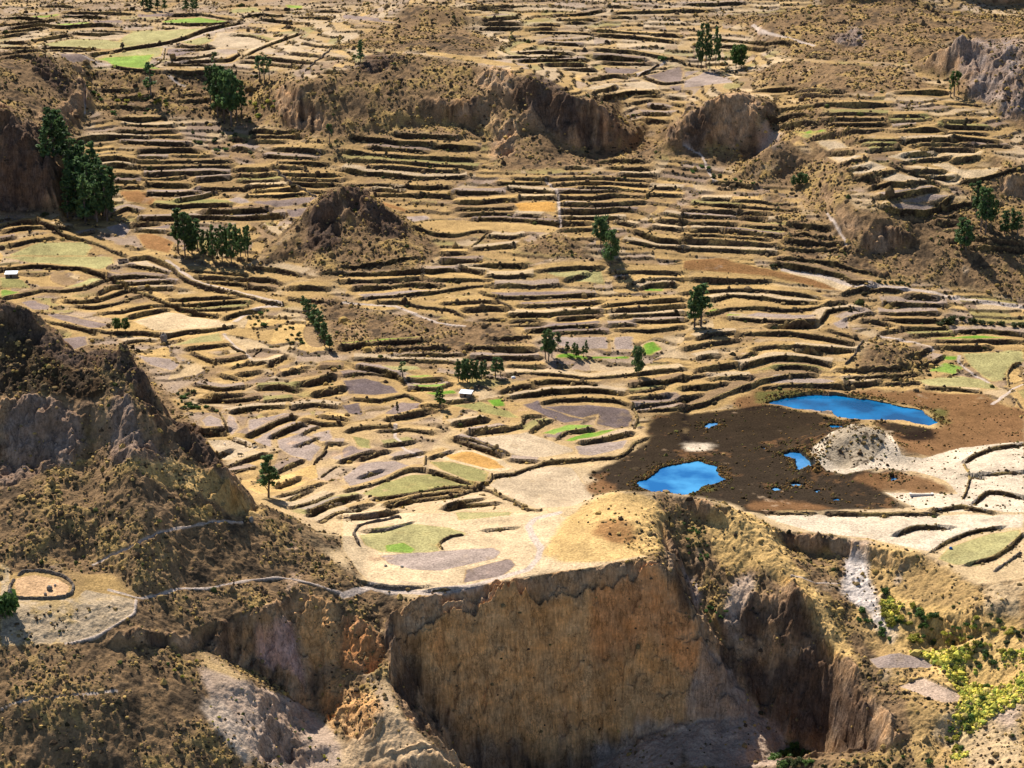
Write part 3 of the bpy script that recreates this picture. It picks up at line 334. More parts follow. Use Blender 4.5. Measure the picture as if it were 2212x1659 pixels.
MARSH = [
(6,'marshb',"330,900 480,860 900,850 1300,870 1900,890 2207,1000 2207,1215 1800,1240 1550,1300 1400,1270 1360,1150 1650,1110 1600,1000 1300,930 900,890 600,920 480,1000 350,990"),
(6,'marsh',"0,1020 350,990 560,960 800,1000 960,1040 1100,1060 1320,1070 1600,1100 1640,1180 1480,1210 1350,1140 1150,1080 900,1180 820,1250 880,1360 1000,1410 1200,1390 1350,1420 1280,1530 1500,1640 400,1659 300,1600 0,1540"),
(5,'marsh',"1880,1260 1980,1180 2000,1050 2240,980 2260,1500 2000,1540 1750,1520 1600,1400 1820,1320"),
(6,'marshb',"1050,1440 1350,1390 1600,1430 1780,1520 1600,1540 1300,1520"),
(6,'reed',"400,890 600,870 900,870 1300,930 1560,1000 1700,990 1750,1080 1660,1110 1560,1010 1300,945 900,905 640,935 480,960"),
(6,'reed',"90,1500 210,1475 290,1450 230,1420 230,1365 260,1370 300,1450 220,1520 120,1540"),
(6,'sand',"820,1260 960,1140 1080,1090 1280,1130 1350,1160 1420,1290 1550,1310 1800,1240 2207,1210 2207,1659 1520,1640 1300,1530 1780,1540 1700,1450 1500,1390 1250,1370 1050,1410 930,1390"),
(6,'marshb',"380,1600 560,1590 900,1610 1000,1640 600,1650 400,1640"),
(6,'sand',"0,1215 130,1205 200,1225 100,1265 0,1262"),(6,'sand',"380,1098 430,1085 460,1098 410,1110"),
(5,'marshb',"1560,1480 1700,1440 1760,1520 1640,1560"),(5,'rust',"1260,1440 1400,1435 1400,1470 1290,1460"),
]
CLIFFS = [(9,'kn',"1100,150 1500,250 1900,480 2207,430 2260,1659 1500,1659 1450,1200 1100,700"),(9,'kn',"1250,480 1800,640 2207,700 2207,1250 1800,1300 1650,1050 1400,900"),(4,'kn',"880,1290 1000,1300 1400,1440 1760,1650 1500,1659 1200,1500 900,1400"),(9,'pale',"1750,1230 2000,1300 2207,1180 2207,1659 1900,1659 1600,1420"),(9,'pale',"1900,480 2207,430 2207,700 2000,640"),(8,'kn',"1290,270 1400,110 1560,-60 1760,-130 2000,-110 2080,-20 2060,270 1750,310 1450,330"),(8,'rust',"1700,40 1900,60 1960,200 1800,220 1620,150"),   # bare rock colours; rockd also paints shade onto the dark faces
(7,'pink',"1650,800 1900,700 1960,950 2000,1100 1850,1010 1700,980"),(7,'ochre',"1280,850 1740,640 1740,720 1400,890"),(7,'ochre',"1900,560 2212,560 2212,960 2000,980 1930,800"),
(8,'ored',"0,640 240,760 280,900 240,1050 0,1000"),(8,'grey',"100,950 240,1100 300,1280 420,1400 300,1300 160,1100"),(7,'ochre',"2040,1100 2212,1050 2212,1450 2130,1400"),
(8,'ochre',"0,1150 180,1180 260,1370 200,1500 60,1450 0,1400"),(8,'ochre',"390,930 900,720 1500,600 1850,380 2050,420 2230,600 2330,900 2370,1200 2330,1330 2200,1400 1950,1500 1600,1450 1300,1550 760,1500"),
(8,'ored',"1560,560 1880,390 2060,430 2250,620 2340,950 2330,1200 2150,1000 1900,800 1700,1050 1560,1000 1620,760"),(8,'ored',"550,1000 640,950 720,1060 600,1080"),(8,'rock',"300,760 560,560 900,480 1960,310 2000,370 1560,560 1300,650 900,720 380,940"),

(7,'scree',"1250,960 2000,1250 2212,1500 2212,1659 1700,1659 1330,1160"),(7,'pscree',"1290,1160 1440,1200 1640,1560 1720,1659 1580,1659 1330,1280"),
(8,'fin',"290,1270 400,1370 550,1500 780,1659 0,1659 0,1480 230,1400"),(8,'scree',"1640,1560 1820,1440 2000,1400 2212,1360 2212,1659 1640,1659"),
(9,'scree',"0,1370 150,860 300,1050 450,1250 640,1430 640,1659 0,1659"),(9,'ploughl',"0,360 60,400 150,560 90,600 30,480"),
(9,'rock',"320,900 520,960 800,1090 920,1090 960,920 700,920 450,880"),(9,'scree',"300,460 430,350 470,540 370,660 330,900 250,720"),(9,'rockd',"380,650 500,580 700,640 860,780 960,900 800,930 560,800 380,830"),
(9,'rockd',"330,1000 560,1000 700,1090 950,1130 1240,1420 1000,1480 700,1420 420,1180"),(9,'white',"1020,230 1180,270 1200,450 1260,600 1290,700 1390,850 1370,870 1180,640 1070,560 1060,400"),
(9,'rockd',"860,900 1100,1100 1330,1480 1200,1560 800,1500 600,1300"),(9,'scree',"850,150 1190,180 1220,270 1040,230 880,190"),(9,'kn',"350,-20 520,50 700,310 900,580 1060,850 1160,990 1000,930 850,690 640,480 450,330 330,420 200,300 150,60"),(9,'scree',"2000,1300 2207,1250 2207,1400 2060,1400"),  # first entry: shade painted over the sunlit lower right of the spur face
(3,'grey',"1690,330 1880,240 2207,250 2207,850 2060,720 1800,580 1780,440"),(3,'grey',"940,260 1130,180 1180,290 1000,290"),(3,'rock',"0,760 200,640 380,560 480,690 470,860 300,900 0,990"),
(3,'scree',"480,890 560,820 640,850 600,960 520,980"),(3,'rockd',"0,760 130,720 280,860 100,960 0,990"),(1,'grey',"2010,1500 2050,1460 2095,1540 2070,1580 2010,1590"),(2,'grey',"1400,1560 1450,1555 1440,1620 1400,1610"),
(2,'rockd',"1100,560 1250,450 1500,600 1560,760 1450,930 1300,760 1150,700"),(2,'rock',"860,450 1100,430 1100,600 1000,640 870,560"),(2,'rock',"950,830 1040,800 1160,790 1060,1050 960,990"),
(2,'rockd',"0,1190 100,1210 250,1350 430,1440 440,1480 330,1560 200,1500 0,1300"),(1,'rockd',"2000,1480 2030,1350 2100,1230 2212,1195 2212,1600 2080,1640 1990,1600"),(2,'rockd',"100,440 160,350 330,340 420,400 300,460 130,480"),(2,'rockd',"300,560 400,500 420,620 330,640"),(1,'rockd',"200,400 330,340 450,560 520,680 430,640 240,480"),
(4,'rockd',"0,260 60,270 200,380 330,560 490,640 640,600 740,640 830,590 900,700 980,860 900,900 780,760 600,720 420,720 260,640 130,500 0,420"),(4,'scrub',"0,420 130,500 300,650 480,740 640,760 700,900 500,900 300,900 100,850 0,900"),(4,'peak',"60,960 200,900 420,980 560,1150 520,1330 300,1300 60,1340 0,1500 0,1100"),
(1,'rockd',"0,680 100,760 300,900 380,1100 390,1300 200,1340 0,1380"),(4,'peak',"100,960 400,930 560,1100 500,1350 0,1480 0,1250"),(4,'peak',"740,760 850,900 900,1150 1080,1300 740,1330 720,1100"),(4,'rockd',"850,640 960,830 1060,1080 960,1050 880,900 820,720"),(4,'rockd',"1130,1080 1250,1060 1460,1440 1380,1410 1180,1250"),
]
WETGREEN = [(9,'yg',"1400,860 1650,700 1830,760 2000,860 2212,900 2260,1200 2000,1330 1900,1420 1840,1600 1740,1620 1760,1400 1800,1200 1650,1000"),(9,'yg',"1270,500 1450,560 1700,700 1830,760 2000,900 2207,950 2207,1180 2000,1300 1880,1400 1800,1560 1700,1480 1800,1200 1700,1000 1400,860 1300,650")]
HILLS = ["-260,640 0,645 130,740 275,745 300,780 490,990 490,1045 785,1258 900,1300 830,1363 620,1280 410,1372 560,1700 -260,1700 -260,1390 300,1290 300,1240 -260,1230",
"590,180 690,165 780,140 870,112 1000,132 1130,160 1300,240 1440,320 1400,345 1080,350 1040,300 700,285 640,310 560,230","1480,35 1650,30 1840,-5 2050,20 2300,50 2300,92 2080,85 2030,100 2050,140 1700,125 1600,60",
"1690,290 1760,340 1850,450 1990,470 2000,450 2300,440 2300,640 1900,600 1850,560 1700,400 1560,360 1450,335 1500,310 1600,300","-260,115 90,108 170,200 190,250 130,300 130,462 -260,470","640,562 690,420 750,395 850,450 960,540 900,590 700,592",
"590,660 680,640 720,760 1000,765 1150,740 1100,700 950,690 800,670 720,640","1100,545 1200,498 1290,540 1260,560","1850,775 1880,730 1990,750 2020,785 1960,835 1850,805","1620,160 1690,130 1940,143 2025,190 1800,205 1650,185",
"1420,1060 1600,1105 1700,1152 1880,1178 2030,1220 2110,1264 2300,1238 2300,1700 1000,1700","200,150 330,150 480,175 600,185 620,240 560,280 480,260 330,250 220,260","840,55 880,5 1000,15 1020,62","1060,350 1400,335 1430,350 1080,372","1700,560 1860,590 1900,600 1840,545 1760,480 1690,420 1640,410 1690,500",
"860,40 1000,60 1100,95 1040,120 870,110 700,105 760,85"]
PATHS = [(8,2.8,"1420,0 1250,40 1210,90 1240,160 1290,230 1270,300 1210,370 1000,430 850,475 580,515 300,505 190,470 110,500 0,545"),(7,1.1,"2212,520 2000,450 1800,415 1650,430 1450,470 1350,490 1170,490 1000,545 900,555 700,500"),
(7,.9,"600,340 850,230 1000,150 1150,100 1400,60 1570,55"),(7,.7,"0,1270 130,1225 400,1200 700,1160 760,1155"),(7,.9,"880,560 870,650 620,800 420,850"),(6,3.5,"640,80 900,120 1100,190 1250,195 1500,225 1800,270 2207,325"),
(6,2.2,"1280,515 1420,540 1560,570 1620,600"),(4,3.0,"1520,420 1580,375 1740,320 1820,312 1700,280 1500,230 1300,180 1160,100 1080,40"),(4,1.5,"1450,500 1500,560 1580,620 1630,660"),(2,2.5,"1900,485 2060,420 2090,405"),
(3,3.0,"450,160 500,200 700,255 850,300"),(2,1.6,"1320,1165 1400,1250 1420,1470"),(5,1.6,"350,1090 345,1170 420,1260 500,1300 530,1290"),(1,2.5,"1200,260 1330,215 1450,185 1580,155"),(1,2.2,"540,360 620,400 720,420"),(1,1.5,"1070,300 1060,380 1000,410"),
(9,0.8,"700,400 860,455 1010,460"),(1,2.0,"1090,480 1160,550 1200,560"),(1,1.2,"560,560 550,680 550,740"),(5,2.0,"0,300 350,320 500,380 620,430 800,450"),(6,1.5,"1790,640 1780,680 1850,740 1980,820"),(6,1.6,"2207,820 2130,860 2000,960"),
(3,1.5,"0,950 120,1000 200,1180 330,1210"),(3,1.2,"930,1380 1000,1480 1060,1590")]
PONDS = [[(1657,873),(1689,862),(1742,853),(1809,855),(1892,867),(1942,879),(1989,887),(2003,900),(2029,913),(2009,922),(1942,909),(1889,910),(1836,907),(1806,902),(1796,890),(1766,887),(1716,884),(1692,877)],
[(1375,1043),(1398,1034),(1421,1017),(1447,1007),(1475,1003),(1509,997),(1552,1010),(1549,1027),(1570,1037),(1542,1047),(1512,1053),(1509,1063),(1475,1072),(1420,1072),(1390,1056)],
tile(6,"635,1285 700,1265 760,1270 790,1310 855,1370 840,1400 730,1400 720,1330"),tile(6,"130,1110 160,1085 225,1080 210,1105 160,1120"),tile(6,"940,1100 960,1093 1030,1100 1030,1117 950,1114"),
tile(6,"1325,1440 1350,1428 1395,1450 1350,1470"),tile(6,"820,1270 850,1285 890,1355 865,1345 835,1300"),tile(6,"500,1248 520,1240 545,1248 525,1258"),tile(6,"560,1510 610,1500 650,1515 600,1528"),tile(6,"850,1525 880,1515 910,1525 870,1535"),tile(6,"690,1480 740,1470 790,1490 730,1500"),tile(6,"950,1578 990,1570 1020,1580 980,1590")]
# ------------------------------------------------------------------ masks
def inside(P, u, v):
    r = np.zeros(u.shape, bool); n = len(P); j = n - 1
    for i in range(n):
        xi, yi = P[i]; xj, yj = P[j]
        if yi != yj: r ^= ((yi > v) != (yj > v)) & (u < (xj - xi) * (v - yi) / (yj - yi) + xi)
        j = i
    return r
ND = fbm(X, Y, 13.0, 4, 13)
NA = fbm(X, Y, 5.0, 3, 3); NB = fbm(X, Y, 5.0, 3, 8)
UJ = UG + 2.2 * NA; VJ = VG + 1.2 * NB
def area(P, jit=True, hidden=False):  # grid window + mask of a surveyed outline
    us = [p[0] for p in P]; vs = [p[1] for p in P]
    i0, i1 = np.searchsorted(sc, (min(us) - 30 - CU) / FPX * (1.18 if min(us) < CU else .99)), np.searchsorted(sc, (max(us) + 30 - CU) / FPX * (1.18 if max(us) > CU else .99))
    w = (slice(0, NR), slice(max(i0, 0), min(i1, NC)))
    u, v = (UJ, VJ) if jit else (UG, VG)
    m = inside(P, u[w], v[w])
    if not hidden: m &= VIS[w]
    return w, m
HM = np.zeros((NR, NC), np.float32)
for t in HILLS:
    w, m = area(pts(t), hidden=True); HM[w] = np.maximum(HM[w], m)
HM = np.maximum(HM, sstep(0.38, 0.6, SL)); HM = np.maximum(HM, sstep(1450, 1700, Y) * 0.6)
HM = np.maximum(HM, sstep(.325, .35, np.abs(X / Y)) * sstep(-.2, .2, fbm(X, Y, 90, 3, 19)))
HM = np.clip(blur(HM, 3, 5), 0, 1)
STEEP = sstep(0.85, 1.35, SL)
F1 = fbm(X, Y, 60, 4, 21); F2 = fbm(X, Y, 14, 4, 33); F3 = fbm(X, Y, 3.2, 3, 41)
# ------------------------------------------------------------------ base colours of the land
def pal(n): return np.array(PAL[n], np.float32)
def mix(a, b, t): return a + (b - a) * t[..., None]
C = np.empty((NR, NC, 3), np.float32); C[:] = pal('gold')
C = mix(C, pal('soil')[None, None], sstep(-.15, .45, F1 * .6 + F2 * .6) * .75); C *= (1 + .35 * fbm(X, Y, 7, 4, 29))[..., None]; C = mix(C, pal('kn')[None, None], sstep(.1, .5, fbm(X, Y, 45, 4, 27)) * .5)
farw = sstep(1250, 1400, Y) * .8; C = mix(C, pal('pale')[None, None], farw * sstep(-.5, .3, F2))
near = sstep(900, 760, Y) * sstep(-130, -60, X); C = mix(C, pal('cream')[None, None], near * .7)
hc = mix(np.broadcast_to(pal('hill'), C.shape), pal('tuft')[None, None], sstep(0, .5, F2 * .7 + F3 * .6) * .8)
hc = mix(hc, pal('scrub')[None, None], sstep(.1, .5, -F1 * .3 - F2 * .6 + F3 * .8) * .85)
C = mix(C, hc, np.maximum(HM, .5 * sstep(620, 500, VG) * sstep(150, 260, VG)))
FACT = np.zeros((NR, NC), np.int32); FACT[HM > .5] = 1
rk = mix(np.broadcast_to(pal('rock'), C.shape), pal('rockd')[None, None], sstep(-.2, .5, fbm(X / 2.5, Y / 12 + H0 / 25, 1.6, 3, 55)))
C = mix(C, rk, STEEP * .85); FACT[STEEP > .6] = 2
ROCK = STEEP.copy()
# ------------------------------------------------------------------ terrace steps (cut below, fill above each wall) and the colour of each strip
H = H0.copy()
def plan_line(P, step, tol=60):
    q = []
    for (ua, va), (ub, vb) in zip(P[:-1], P[1:]):
        n = max(2, int(math.hypot(ub - ua, vb - va) / 9))
        q += [(ua + (ub - ua) * k / n, va + (vb - va) * k / n) for k in range(n)]
    q.append(P[-1])
    g_ = [unproj(u, v) for u, v in q]
    o = [g_[0]]
    for p in g_[1:]:
        if abs(p[1] - o[-1][1]) < tol: o.append(p)
    o = np.array(o); d = np.concatenate([[0], np.cumsum(np.hypot(*np.diff(o, axis=0).T))])
    if d[-1] < 2: return None
    t = np.linspace(0, d[-1], max(3, int(d[-1] / step) + 1))
    return np.stack([np.interp(t, d, o[:, 0]), np.interp(t, d, o[:, 1])], 1)
STRIP = [('gold', 5), ('pale', 3), ('ploughl', 3), ('olive', 1.2), ('mauve', 1.3), ('soil', 1.5), ('cream', 1), ('kn', 1)]
def near_line(L, pad):
    s = L[:, 0] / L[:, 1]
    j0, j1 = np.searchsorted(yr, L[:, 1].min() - pad), np.searchsorted(yr, L[:, 1].max() + pad)
    i0, i1 = np.searchsorted(sc, s.min() - pad / L[:, 1].min()), np.searchsorted(sc, s.max() + pad / L[:, 1].min())
    w = (slice(j0, j1), slice(i0, i1)); x, y = X[w], Y[w]
    best = np.full(x.shape, 1e9); sd = np.zeros(x.shape); tt = np.zeros(x.shape); n = len(L) - 1
    for k in range(n):
        a = L[k]; e = L[k + 1] - a; l2 = e @ e + 1e-9
        t = ((x - a[0]) * e[0] + (y - a[1]) * e[1]) / l2
        if k > 0: t = np.maximum(t, 0)
        if k < n - 1: t = np.minimum(t, 1)
        tc = np.clip(t, 0, 1)
        dx = x - a[0] - tc * e[0]; dy = y - a[1] - tc * e[1]; d = np.hypot(dx, dy)
        c = (e[0] * (y - a[1]) - e[1] * (x - a[0])) * (1 if e[0] >= 0 else -1)
        up = d < best; best[up] = d[up]; sd[up] = (d * np.sign(c))[up]
        over = np.maximum(-t, t - 1).clip(0) * math.sqrt(l2)
        tt[up] = over[up]
    return w, sd, tt
WALL_LINES = []; KW = np.zeros((NR, NC), np.float32)
for n_, txt in WALLS.items():
    for one in txt.replace('\n', '').split(';'):
        P = tile(n_, one)
        if P[0][0] > P[-1][0]: P = P[::-1]
        dU = abs(P[-1][0] - P[0][0]); dV = abs(P[-1][1] - P[0][1])
        L = plan_line(P, 3.0)
        if L is None: continue
        free = dV > .55 * dU or n_ == 7
        ln = np.hypot(*np.diff(L, axis=0).T).sum()
        jit = .55 if not free else .25
        ph = len(WALL_LINES) * 13.7; tl = np.arange(len(L)) * 3.0
        L[:, 1] += jit * 2 * (vnoise(tl / 7 + ph, tl * 0 + .5, 5) - .5) + jit * (vnoise(tl / 2.6 + ph, tl * 0 + 2.5, 6) - .5)
        yv = L[:, 1].mean(); v0 = np.mean([p[1] for p in P])
        h = (2.6 if yv > 1250 else 2.6 if yv > 1050 else 2.3 if yv > 780 else 1.6) * random.uniform(.8, 1.2)
        WALL_LINES.append(dict(L=L, free=free, h=h, U=np.mean([p[0] for p in P]), V=v0, len=ln, px=dU + dV, tile=n_))
        if free: continue
        w, sd, ov = near_line(L, 10.0)
        taper = np.exp(-(ov / 3.0) ** 2)
        Ls = 8.0; saw = np.where(sd >= 0, .5 * (1 - sd / Ls).clip(0, 1), -.5 * (1 + sd / Ls).clip(0, 1))
        hv = h * (.3 + 1.05 * vnoise(X[w] / 16 + len(WALL_LINES) * 3.1, Y[w] / 40, 17) ** .8)
        H[w] += hv * saw * taper; KW[w] = np.maximum(KW[w], sstep(9.5, 6, np.abs(sd)) * taper)
        if random.random() < .75:
            cc = pal(random.choices([a for a, b in STRIP], [b for a, b in STRIP])[0])
            k = ((sd > .3) & (sd < 7.5) & (ov < 1)) * (.75 * (1 - .6 * sstep(5, 7.5, sd)))
            k = k * (1 - HM[w]) * VIS[w]
            C[w] = mix(C[w], cc[None, None], k.astype(np.float32))
        # bank: dry grass and stones
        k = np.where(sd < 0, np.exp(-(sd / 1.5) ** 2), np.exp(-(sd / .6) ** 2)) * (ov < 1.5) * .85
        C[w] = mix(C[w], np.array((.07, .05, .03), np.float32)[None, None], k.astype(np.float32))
# ------------------------------------------------------------------ lesser steps between the surveyed walls follow the contours
FLAT0 = np.zeros((NR, NC), np.float32)
for n_, cn, t in FIELDS + MARSH:
    w, m = area(tile(n_, t)); FLAT0[w] = np.maximum(FLAT0[w], m)
zt = (1 - np.clip(blur(KW, 2, 3), 0, 1)) * (1 - HM) * (1 - np.clip(blur(FLAT0, 3, 4), 0, 1)) * sstep(.018, .045, blur(SL, 6, 9)) * sstep(.62, .45, SL) * sstep(1075, 1030, VG) * (Y < 1700)
cellf = fbm(X, Y * .7, 85, 3, 61); cell = np.floor(cellf * 5.5)
yq = Y + 45 * F1; hs = np.where(yq > 1050, 2.3, np.where(yq > 940, 1.8, 1.15))
ph = (H0 + 1.0 * F2 + 1.3 * fbm(X, Y, 33, 2, 62)) / hs + _h(cell.astype(np.int64), cell.astype(np.int64) * 0, 3)
fl = np.floor(ph); fr = ph - fl
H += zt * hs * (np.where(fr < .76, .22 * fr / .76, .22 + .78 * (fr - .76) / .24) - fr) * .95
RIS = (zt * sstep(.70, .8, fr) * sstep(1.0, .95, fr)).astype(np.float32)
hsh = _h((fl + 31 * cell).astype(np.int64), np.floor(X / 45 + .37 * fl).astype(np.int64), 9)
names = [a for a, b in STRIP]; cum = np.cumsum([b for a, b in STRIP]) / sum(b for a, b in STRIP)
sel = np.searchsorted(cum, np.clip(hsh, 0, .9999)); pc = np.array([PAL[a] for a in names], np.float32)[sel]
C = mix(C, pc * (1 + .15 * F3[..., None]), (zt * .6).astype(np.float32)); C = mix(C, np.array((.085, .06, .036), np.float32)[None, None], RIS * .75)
# ------------------------------------------------------------------ fields, marsh, bare rock, tracks
def paint(P, col, amt=1.0, cls=None, soft=False):
    w, m = area(P)
    k = m.astype(np.float32)
    if soft == 'under': k = sstep(.22, .78, blur(k, 7, 9) + .45 * ND[w] + .12 * F3[w]).astype(np.float32) * VIS[w] * (1 - bush_keep[w]); m = k > .5
    elif soft: k = sstep(.22, .78, blur(k, 7, 9) + .45 * ND[w] + .12 * F3[w]).astype(np.float32) * VIS[w]; m = k > .5
    k = k * amt
    C[w] = mix(C[w], col[None, None] * (1 + .3 * F2[w][..., None] + .18 * F3[w][..., None]), k)
    if cls is not None: FACT[w][m] = cls
    return w, m
FLAT = np.zeros((NR, NC), np.float32)
FIELD_INFO = []
for i, (n_, cn, t) in enumerate(FIELDS):
    w, m = paint(tile(n_, t), pal(cn), .92, 10 + i)
    mf = m.astype(np.float32); ring = np.clip(mf * (1 - sstep(.55, .95, blur(mf, 1, 2) + .25 * NB[w])), 0, 1); C[w] = mix(C[w], pal('kn')[None, None] * .9, ring * .6)
    if cn in ('ploughl', 'mauve', 'plough', 'olive', 'lolive'):
        th = random.uniform(-.5, .5) + 1.2; sp = np.clip(Y[w] / 430, 1.5, 4)
        if Y[w].mean() < 1000: C[w] *= (1 + mf * .16 * np.sin(6.2832 * (X[w] * math.cos(th) + Y[w] * math.sin(th) + .5 * F2[w]) / (1.9 if Y[w].mean() < 800 else 3.2)))[..., None]
    FIELD_INFO.append((n_, cn)); FLAT[w] = np.maximum(FLAT[w], m); ROCK[w] *= 1 - m
    if n_ == 7 and cn == 'pale': FLAT[w] *= 1 - .75 * m; C[w] = mix(C[w], pal('tuft')[None, None], (m * sstep(-.1, .4, F2[w] + .6 * F3[w]) * .7).astype(np.float32))
bush_keep = FLAT.copy()
for n_, cn, t in MARSH:
    w, m = paint(tile(n_, t), pal(cn), .95, 3, soft=cn != 'sand' or t[0] != '8'); FLAT[w] = np.maximum(FLAT[w], m)
    if cn == 'marsh':
        C[w] = mix(C[w], pal('marshb')[None, None], (m * sstep(.25, .6, F2[w] + .5 * F3[w]) * .6).astype(np.float32))
for n_, cn, t in WETGREEN:
    w, m = paint(tile(n_, t), pal('kn'), .6, soft=True)
    C[w] = mix(C[w], pal('yg')[None, None], (m * sstep(-.25, .25, F2[w] + .4 * F3[w]) * .85).astype(np.float32))
NOSC = np.zeros((NR, NC), np.float32)
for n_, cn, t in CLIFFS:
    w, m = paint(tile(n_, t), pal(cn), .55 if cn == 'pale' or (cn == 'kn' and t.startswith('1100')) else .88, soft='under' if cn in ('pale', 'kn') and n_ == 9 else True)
    if cn == 'pale': NOSC[w] = np.maximum(NOSC[w], m * .55)
    if cn in ('peak', 'rock'): NOSC[w] = np.maximum(NOSC[w], m * .8)
    if cn in ('scree', 'white', 'fin', 'pscree'): NOSC[w] = np.maximum(NOSC[w], m)
    if cn in ('kn', 'rust'): HM[w] = np.maximum(HM[w], m * .3); NOSC[w] = np.maximum(NOSC[w], m * (.3 if t.startswith('1100') else .75 if n_ > 7 else .15))
    if cn not in ('kn', 'rust', 'pale', 'scree', 'white', 'ploughl', 'pscree', 'fin'): ROCK[w] = np.maximum(ROCK[w], m * .9); FACT[w][m] = 2
    elif cn in ('scree', 'white'): FACT[w][m & (FACT[w] < 3)] = 1
# the cone island in the marsh
isl = tile(6, "900,1200 1000,1120 1080,1085 1240,1095 1310,1150 1300,1220 1220,1320 1080,1380 950,1330"); paint(isl, np.array((.27, .212, .14), np.float32), .9, soft=True)
w, m = area(isl); C[w] = mix(C[w], pal('scrub')[None, None], (m * sstep(.25, .5, fbm(X[w], Y[w], 2.2, 2, 77) + .2 * F2[w]) * .8).astype(np.float32)); HM[w] = np.maximum(HM[w], m * .14); FLAT[w] *= 1 - m
for n_, wd, t in PATHS:
    P = tile(n_, t); L = plan_line(P, 2.0, 25)
    if L is None: continue
    L = L[np.argsort(L[:, 0])] if False else L
    w, sd, ov = near_line(L, wd + 2)
    d = np.abs(sd) + ov
    k = sstep(wd * .62, wd * .38, d + .35 * NB[w]) * .85
    C[w] = mix(C[w], pal('track')[None, None], k.astype(np.float32)); FACT[w][(k > .5) & VIS[w]] = 4; FLAT[w] = np.maximum(FLAT[w], k)
# ------------------------------------------------------------------ small relief
HMf = HM * (1 - .9 * FLAT)
rel = np.where(Y > 1900, 6, 1)
gxs, gys = grad(Hl); sl2 = np.hypot(gxs, gys)
big = fbm(X, Y, 24, 4, 71)
ribs = 1 - np.abs(fbm(X + 3 * F2, Y * .22, 9, 4, 81))          # gullies running down the steep faces
led = fbm(X + 2 * F3, H0 * 1.3, 9, 4, 91); led2 = fbm(X, H0 * .6, 2.6, 3, 93); bulge = fbm(X, H0 * .5, 34, 3, 95)
H += HMf * (1.5 * F2 + .45 * F3 + .5 * fbm(X, Y, 1.6, 2, 101)) + .12 * F3 * (1 - FLAT)
sm = sstep(.55, 1.3, np.maximum(SL, .55 * sl2)) * (1 - .85 * sstep(-8, -1, H0) * (UG > 600) * ((UG < 1440) | (UG > 1640)) * (Y > 612) * (Y < 735))
H += sm * np.minimum(SL, 3) * (1.6 * big + (2.0 + 1.6 * (Y < 760)) * (ribs - .72) + 1.7 * led + .55 * led2 + 3.4 * bulge) * np.clip(Y / 800, .9, 1.6) * (1 - FLAT)
crag = np.where(Y > 900, 1 - np.abs(fbm(X + 2 * F3, Y * .7, 13, 4, 97, .55)), 1 - np.abs(fbm(X + 2 * F3, Y * .7, 8, 4, 98))); H += np.clip(blur(ROCK, 2, 3), 0, 1) * HM * (1 - FLAT) * (8.0 + 4.0 * sstep(850, 1050, Y)) * (crag - .75)
H += (1 - HM) * (1 - FLAT) * .35 * F2
H += np.where(Y > 1700, 1, 0) * sstep(1700, 2200, Y) * 10 * F1
# the split bed across the upper face of the great scarp
lu, lv = np.array([(840, 1432), (865, 1421), (1000, 1372), (1150, 1332), (1290, 1300), (1335, 1274), (1405, 1243), (1450, 1238)]).T
below = (sstep(-3, 5, VG - np.interp(UG, lu, lv) + 3 * NB + 5 * ND) - sstep(50, 130, VG - np.interp(UG, lu, lv))) * (UG > 845) * (UG < 1440) * (Y > 630) * (Y < 700) * sstep(.9, 1.5, SL)
H += 4.5 * below
# ponds: the bed lies below the water
WZ = -2.45
marsh_m = np.zeros((NR, NC), bool)
for P in PONDS:
    ps = []
    for U, V in P:
        s, m = ray(U, V); y = (CZ - WZ) / m; ps.append((float(s * y), float(y)))
    x0, x1 = min(p[0] for p in ps), max(p[0] for p in ps); y0, y1 = min(p[1] for p in ps), max(p[1] for p in ps)
    j0, j1 = np.searchsorted(yr, y0 - 14), np.searchsorted(yr, y1 + 14); i0, i1 = np.searchsorted(sc, (x0 - 14) / y1 if x0 > 0 else (x0 - 14) / y0), np.searchsorted(sc, (x1 + 14) / y0)
    w = (slice(j0, j1), slice(i0, i1))
    ins = inside(ps, X[w] + 1.4 * NA[w], Y[w] + 1.6 * NB[w])
    dist = blur(ins.astype(float), 4, 5)
    marsh_m[w] |= ins; H[w] = np.where(marsh_m[w], -4.5, np.maximum(H[w], -2.25))
    P[:] = ps
    marsh_m[w] |= ins
PONDR = [(min(p[0] for p in ps) - 6, min(p[1] for p in ps) - 6, max(p[0] for p in ps) + 6, max(p[1] for p in ps) + 6) for ps in PONDS]
FACT[marsh_m] = 3; C[marsh_m] = (.02, .05, .06)
